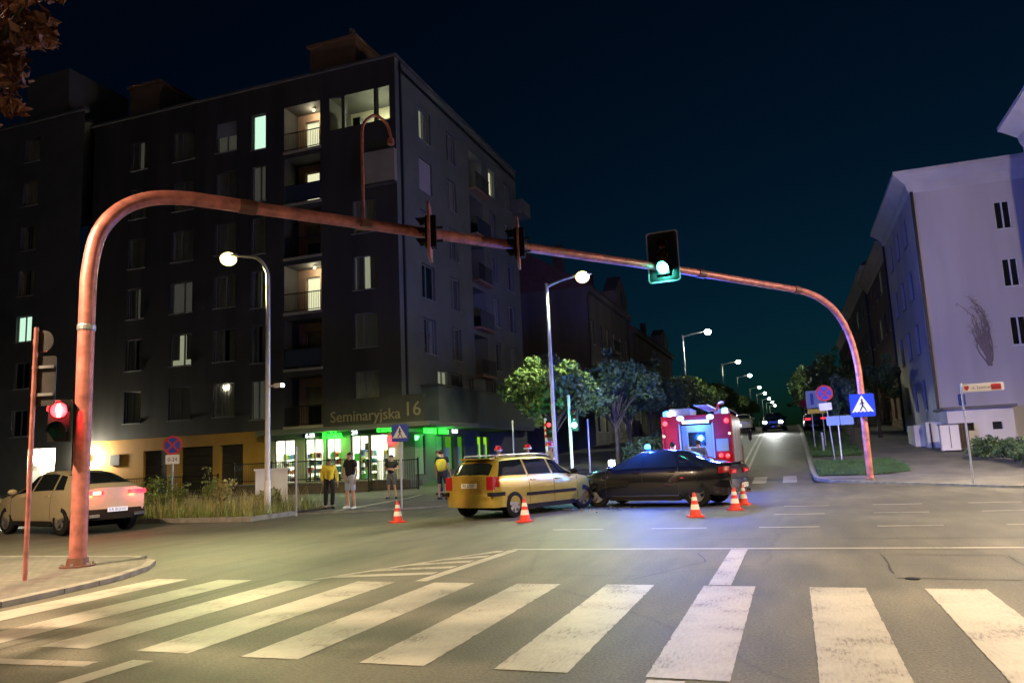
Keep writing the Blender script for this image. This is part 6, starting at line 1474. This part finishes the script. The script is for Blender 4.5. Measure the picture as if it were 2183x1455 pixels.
    for s in 'LR':
        an, to = Vector(J['an'+s]), Vector(J['to'+s]); d = (to-an); d.z = 0; d.normalize(); hl = an-d*0.06; hl.z = to.z+0.008
        mid = an.lerp(to, 0.5); obj('shoe', skin([tuple(hl), (an.x, an.y, an.z-0.012), tuple(mid), tuple(to+d*0.04)], [(0, 2), (1, 2), (2, 3)], [0.042, 0.045, 0.046, 0.036], 2), shoe, t)
    if vest:
        Vv = [(0, 0, J['pel'][2]-0.02), J['bel'], J['che'], (0, 0.01, 1.42)]; Vv = [tuple(Vector(p)+Vector((J['bel'][0], J['bel'][1], 0))*(1 if i == 0 else 0)) for i, p in enumerate(Vv)]
        vo = obj('vest', skin(Vv+[J['shL'], J['shR']], [(0, 1), (1, 2), (2, 3), (2, 4), (2, 5)], [0.19, 0.185, 0.205, 0.12, 0.115, 0.115]), vest, t)
    if hi_vis:
        for zb in (1.0, 1.22):
            q = MB(); n = 20; q.lathe([(1.0, zb), (1.0, zb+0.055)], n); q.v = [(v[0]*0.213, v[1]*0.160, v[2]) for v in q.v]; obj('reflective_band', q, 'reflective', t, True)
        for s in 'LR':
            kn, an = Vector(J['kn'+s]), Vector(J['an'+s]); c = kn.lerp(an, 0.5); q = MB(); q.lathe([(0.088, c.z), (0.088, c.z+0.05)], 14, (c.x, c.y, 0)); obj('reflective_band', q, 'reflective', t, True)
    if hair:
        q = MB(); c = hd_+Vector((0, 0.018, 0.035)); q.ball(tuple(c), 0.092, 0.104, 0.085, 14, 10)
        me = q.mesh('hair'); b = bmesh.new(); b.from_mesh(me); kill = [v for v in b.verts if v.co.z < hd_.z+0.01 and v.co.y < hd_.y-0.0]+[v for v in b.verts if v.co.z < hd_.z-0.045]; bmesh.ops.delete(b, geom=list(set(kill)), context='VERTS'); b.to_mesh(me); b.free(); obj('hair', me, hair, t)
    if hood: q = MB(); q.ball(tuple(hd_+Vector((0, 0.03, 0.03))), 0.10, 0.11, 0.11, 14, 10); obj('cap', q, hood, t, True)
    if helmet:
        q = MB(); c = hd_; q.lathe([(0.135, -0.01), (0.128, 0.02), (0.122, 0.07), (0.095, 0.125), (0.045, 0.15), (0.0, 0.155)], 18, tuple(c+Vector((0, 0.015, 0.03)))); hm = obj('helmet', q, helmet, t, True)
        q = MB(); q.box(-0.006, 0.006, c.y-0.1, c.y+0.13, c.z+0.13, c.z+0.205); obj('crest', q, helmet, hm)
        q = MB(); q.lathe([(0.137, 0.0), (0.139, 0.012), (0.137, 0.03)], 18, tuple(c+Vector((0, 0.015, 0.02)))); obj('helmet_band', q, 'reflective', hm, True)
    return t
AK = dict(elL=(0.27, 0.03, 1.15), wrL=(0.16, -0.2, 1.0), elR=(-0.27, 0.03, 1.15), wrR=(-0.2, -0.16, 0.92))
person('person in yellow jacket and dark trousers before the shop window', -14.35, 22.1, R(40), dict(hed=(0.02, -0.05, 1.58), top=(0.03, -0.05, 1.66), elR=(-0.25, 0.08, 1.14), wrR=(-0.22, -0.02, 0.92), anL=(0.10, 0.05, 0.09)), 1.68, 'cloth_yellow', 'long', 'cloth_black', 'long', 'cloth_black', hair='hair')
person('person in black t-shirt and pale shorts beside the yellow jacket', -13.5, 22.0, R(-15), dict(wrR=(-0.06, -0.2, 0.98), elR=(-0.27, -0.02, 1.14), anL=(0.17, 0.02, 0.09), toL=(0.22, -0.14, 0.035), knL=(0.15, -0.03, 0.5)), 1.84, 'cloth_black', 'short', 'cloth_denim', 'short', 'shoe_white')
person('person with folded arms in black t-shirt before the shop door', -15.05, 27.6, R(12), dict(elL=(0.28, -0.02, 1.16), wrL=(-0.06, -0.22, 1.17), elR=(-0.28, -0.02, 1.16), wrR=(0.06, -0.20, 1.12), anL=(0.16, 0.02, 0.09), anR=(-0.16, 0.02, 0.09), toL=(0.19, -0.14, 0.035), toR=(-0.19, -0.14, 0.035)), 1.76, 'cloth_black', 'short', 'cloth_grey', 'short', 'cloth_black')
person('person in yellow vest and dark shorts seen from behind left of the gold car', -12.1, 26.0, R(176), dict(anL=(0.15, 0.03, 0.09), anR=(-0.15, 0.03, 0.09), knL=(0.14, -0.02, .5), knR=(-0.14, -0.02, .5)), 1.84, 'cloth_black', 'short', 'cloth_navy', 'short', 'cloth_black', vest='vest_yellow')
person('person in pale blue shirt and dark trousers behind the yellow vest', -13.6, 29.0, R(-60), dict(hed=(0, -0.06, 1.58), top=(0, -0.06, 1.67)), 1.86, 'cloth_pale_blue', 'short', 'cloth_black', 'long', 'cloth_black')
FF = dict(top='cloth_sand', sleeve='long', bottom='cloth_sand', leg='long', hair=None, helmet='helmet_red', hi_vis=True)
person('firefighter in red helmet behind the gold car roof', -9.7, 25.5, R(150), None, 1.78, **FF)
person('firefighter in red helmet left of the signal pole', -8.55, 25.3, R(200), dict(AK), 1.80, **FF)
person('firefighter in red helmet right of the signal pole', -7.95, 25.9, R(120), dict(AK), 1.84, **FF)
person('person with bare head between the black car and the fire engine shutter', -3.7, 25.6, R(190), None, 1.70, 'cloth_navy', 'long', 'cloth_navy', 'long')
person('person in grey jacket beside the fire engine tail lamps', -2.85, 25.4, R(170), None, 1.74, 'cloth_grey', 'long', 'cloth_navy', 'long')

# ------------------------------------------------------------------ crash debris on the road
rd = random.Random(11); q = MB()
for k in range(90):
    x, y = rd.gauss(-5.3, 0.9), rd.gauss(20.4, 0.55); s = rd.uniform(0.012, 0.05); a = rd.uniform(0, 6.28); h = s*rd.uniform(0.2, 0.6)
    pts = [(x+s*rd.uniform(0.6, 1.2)*math.cos(a+i*1.57), y+s*rd.uniform(0.6, 1.2)*math.sin(a+i*1.57)) for i in range(4)]
    q.prism(pts, 0.006, 0.006+h, lambda u, v, w: (u, v, w), rd.randrange(4))
tag(obj('crash_debris', q, ['black_plastic', 'lamp_clear', 'gold_paint', 'chrome']), 'small broken plastic and glass under the crashed noses', 'debris', kind='stuff')
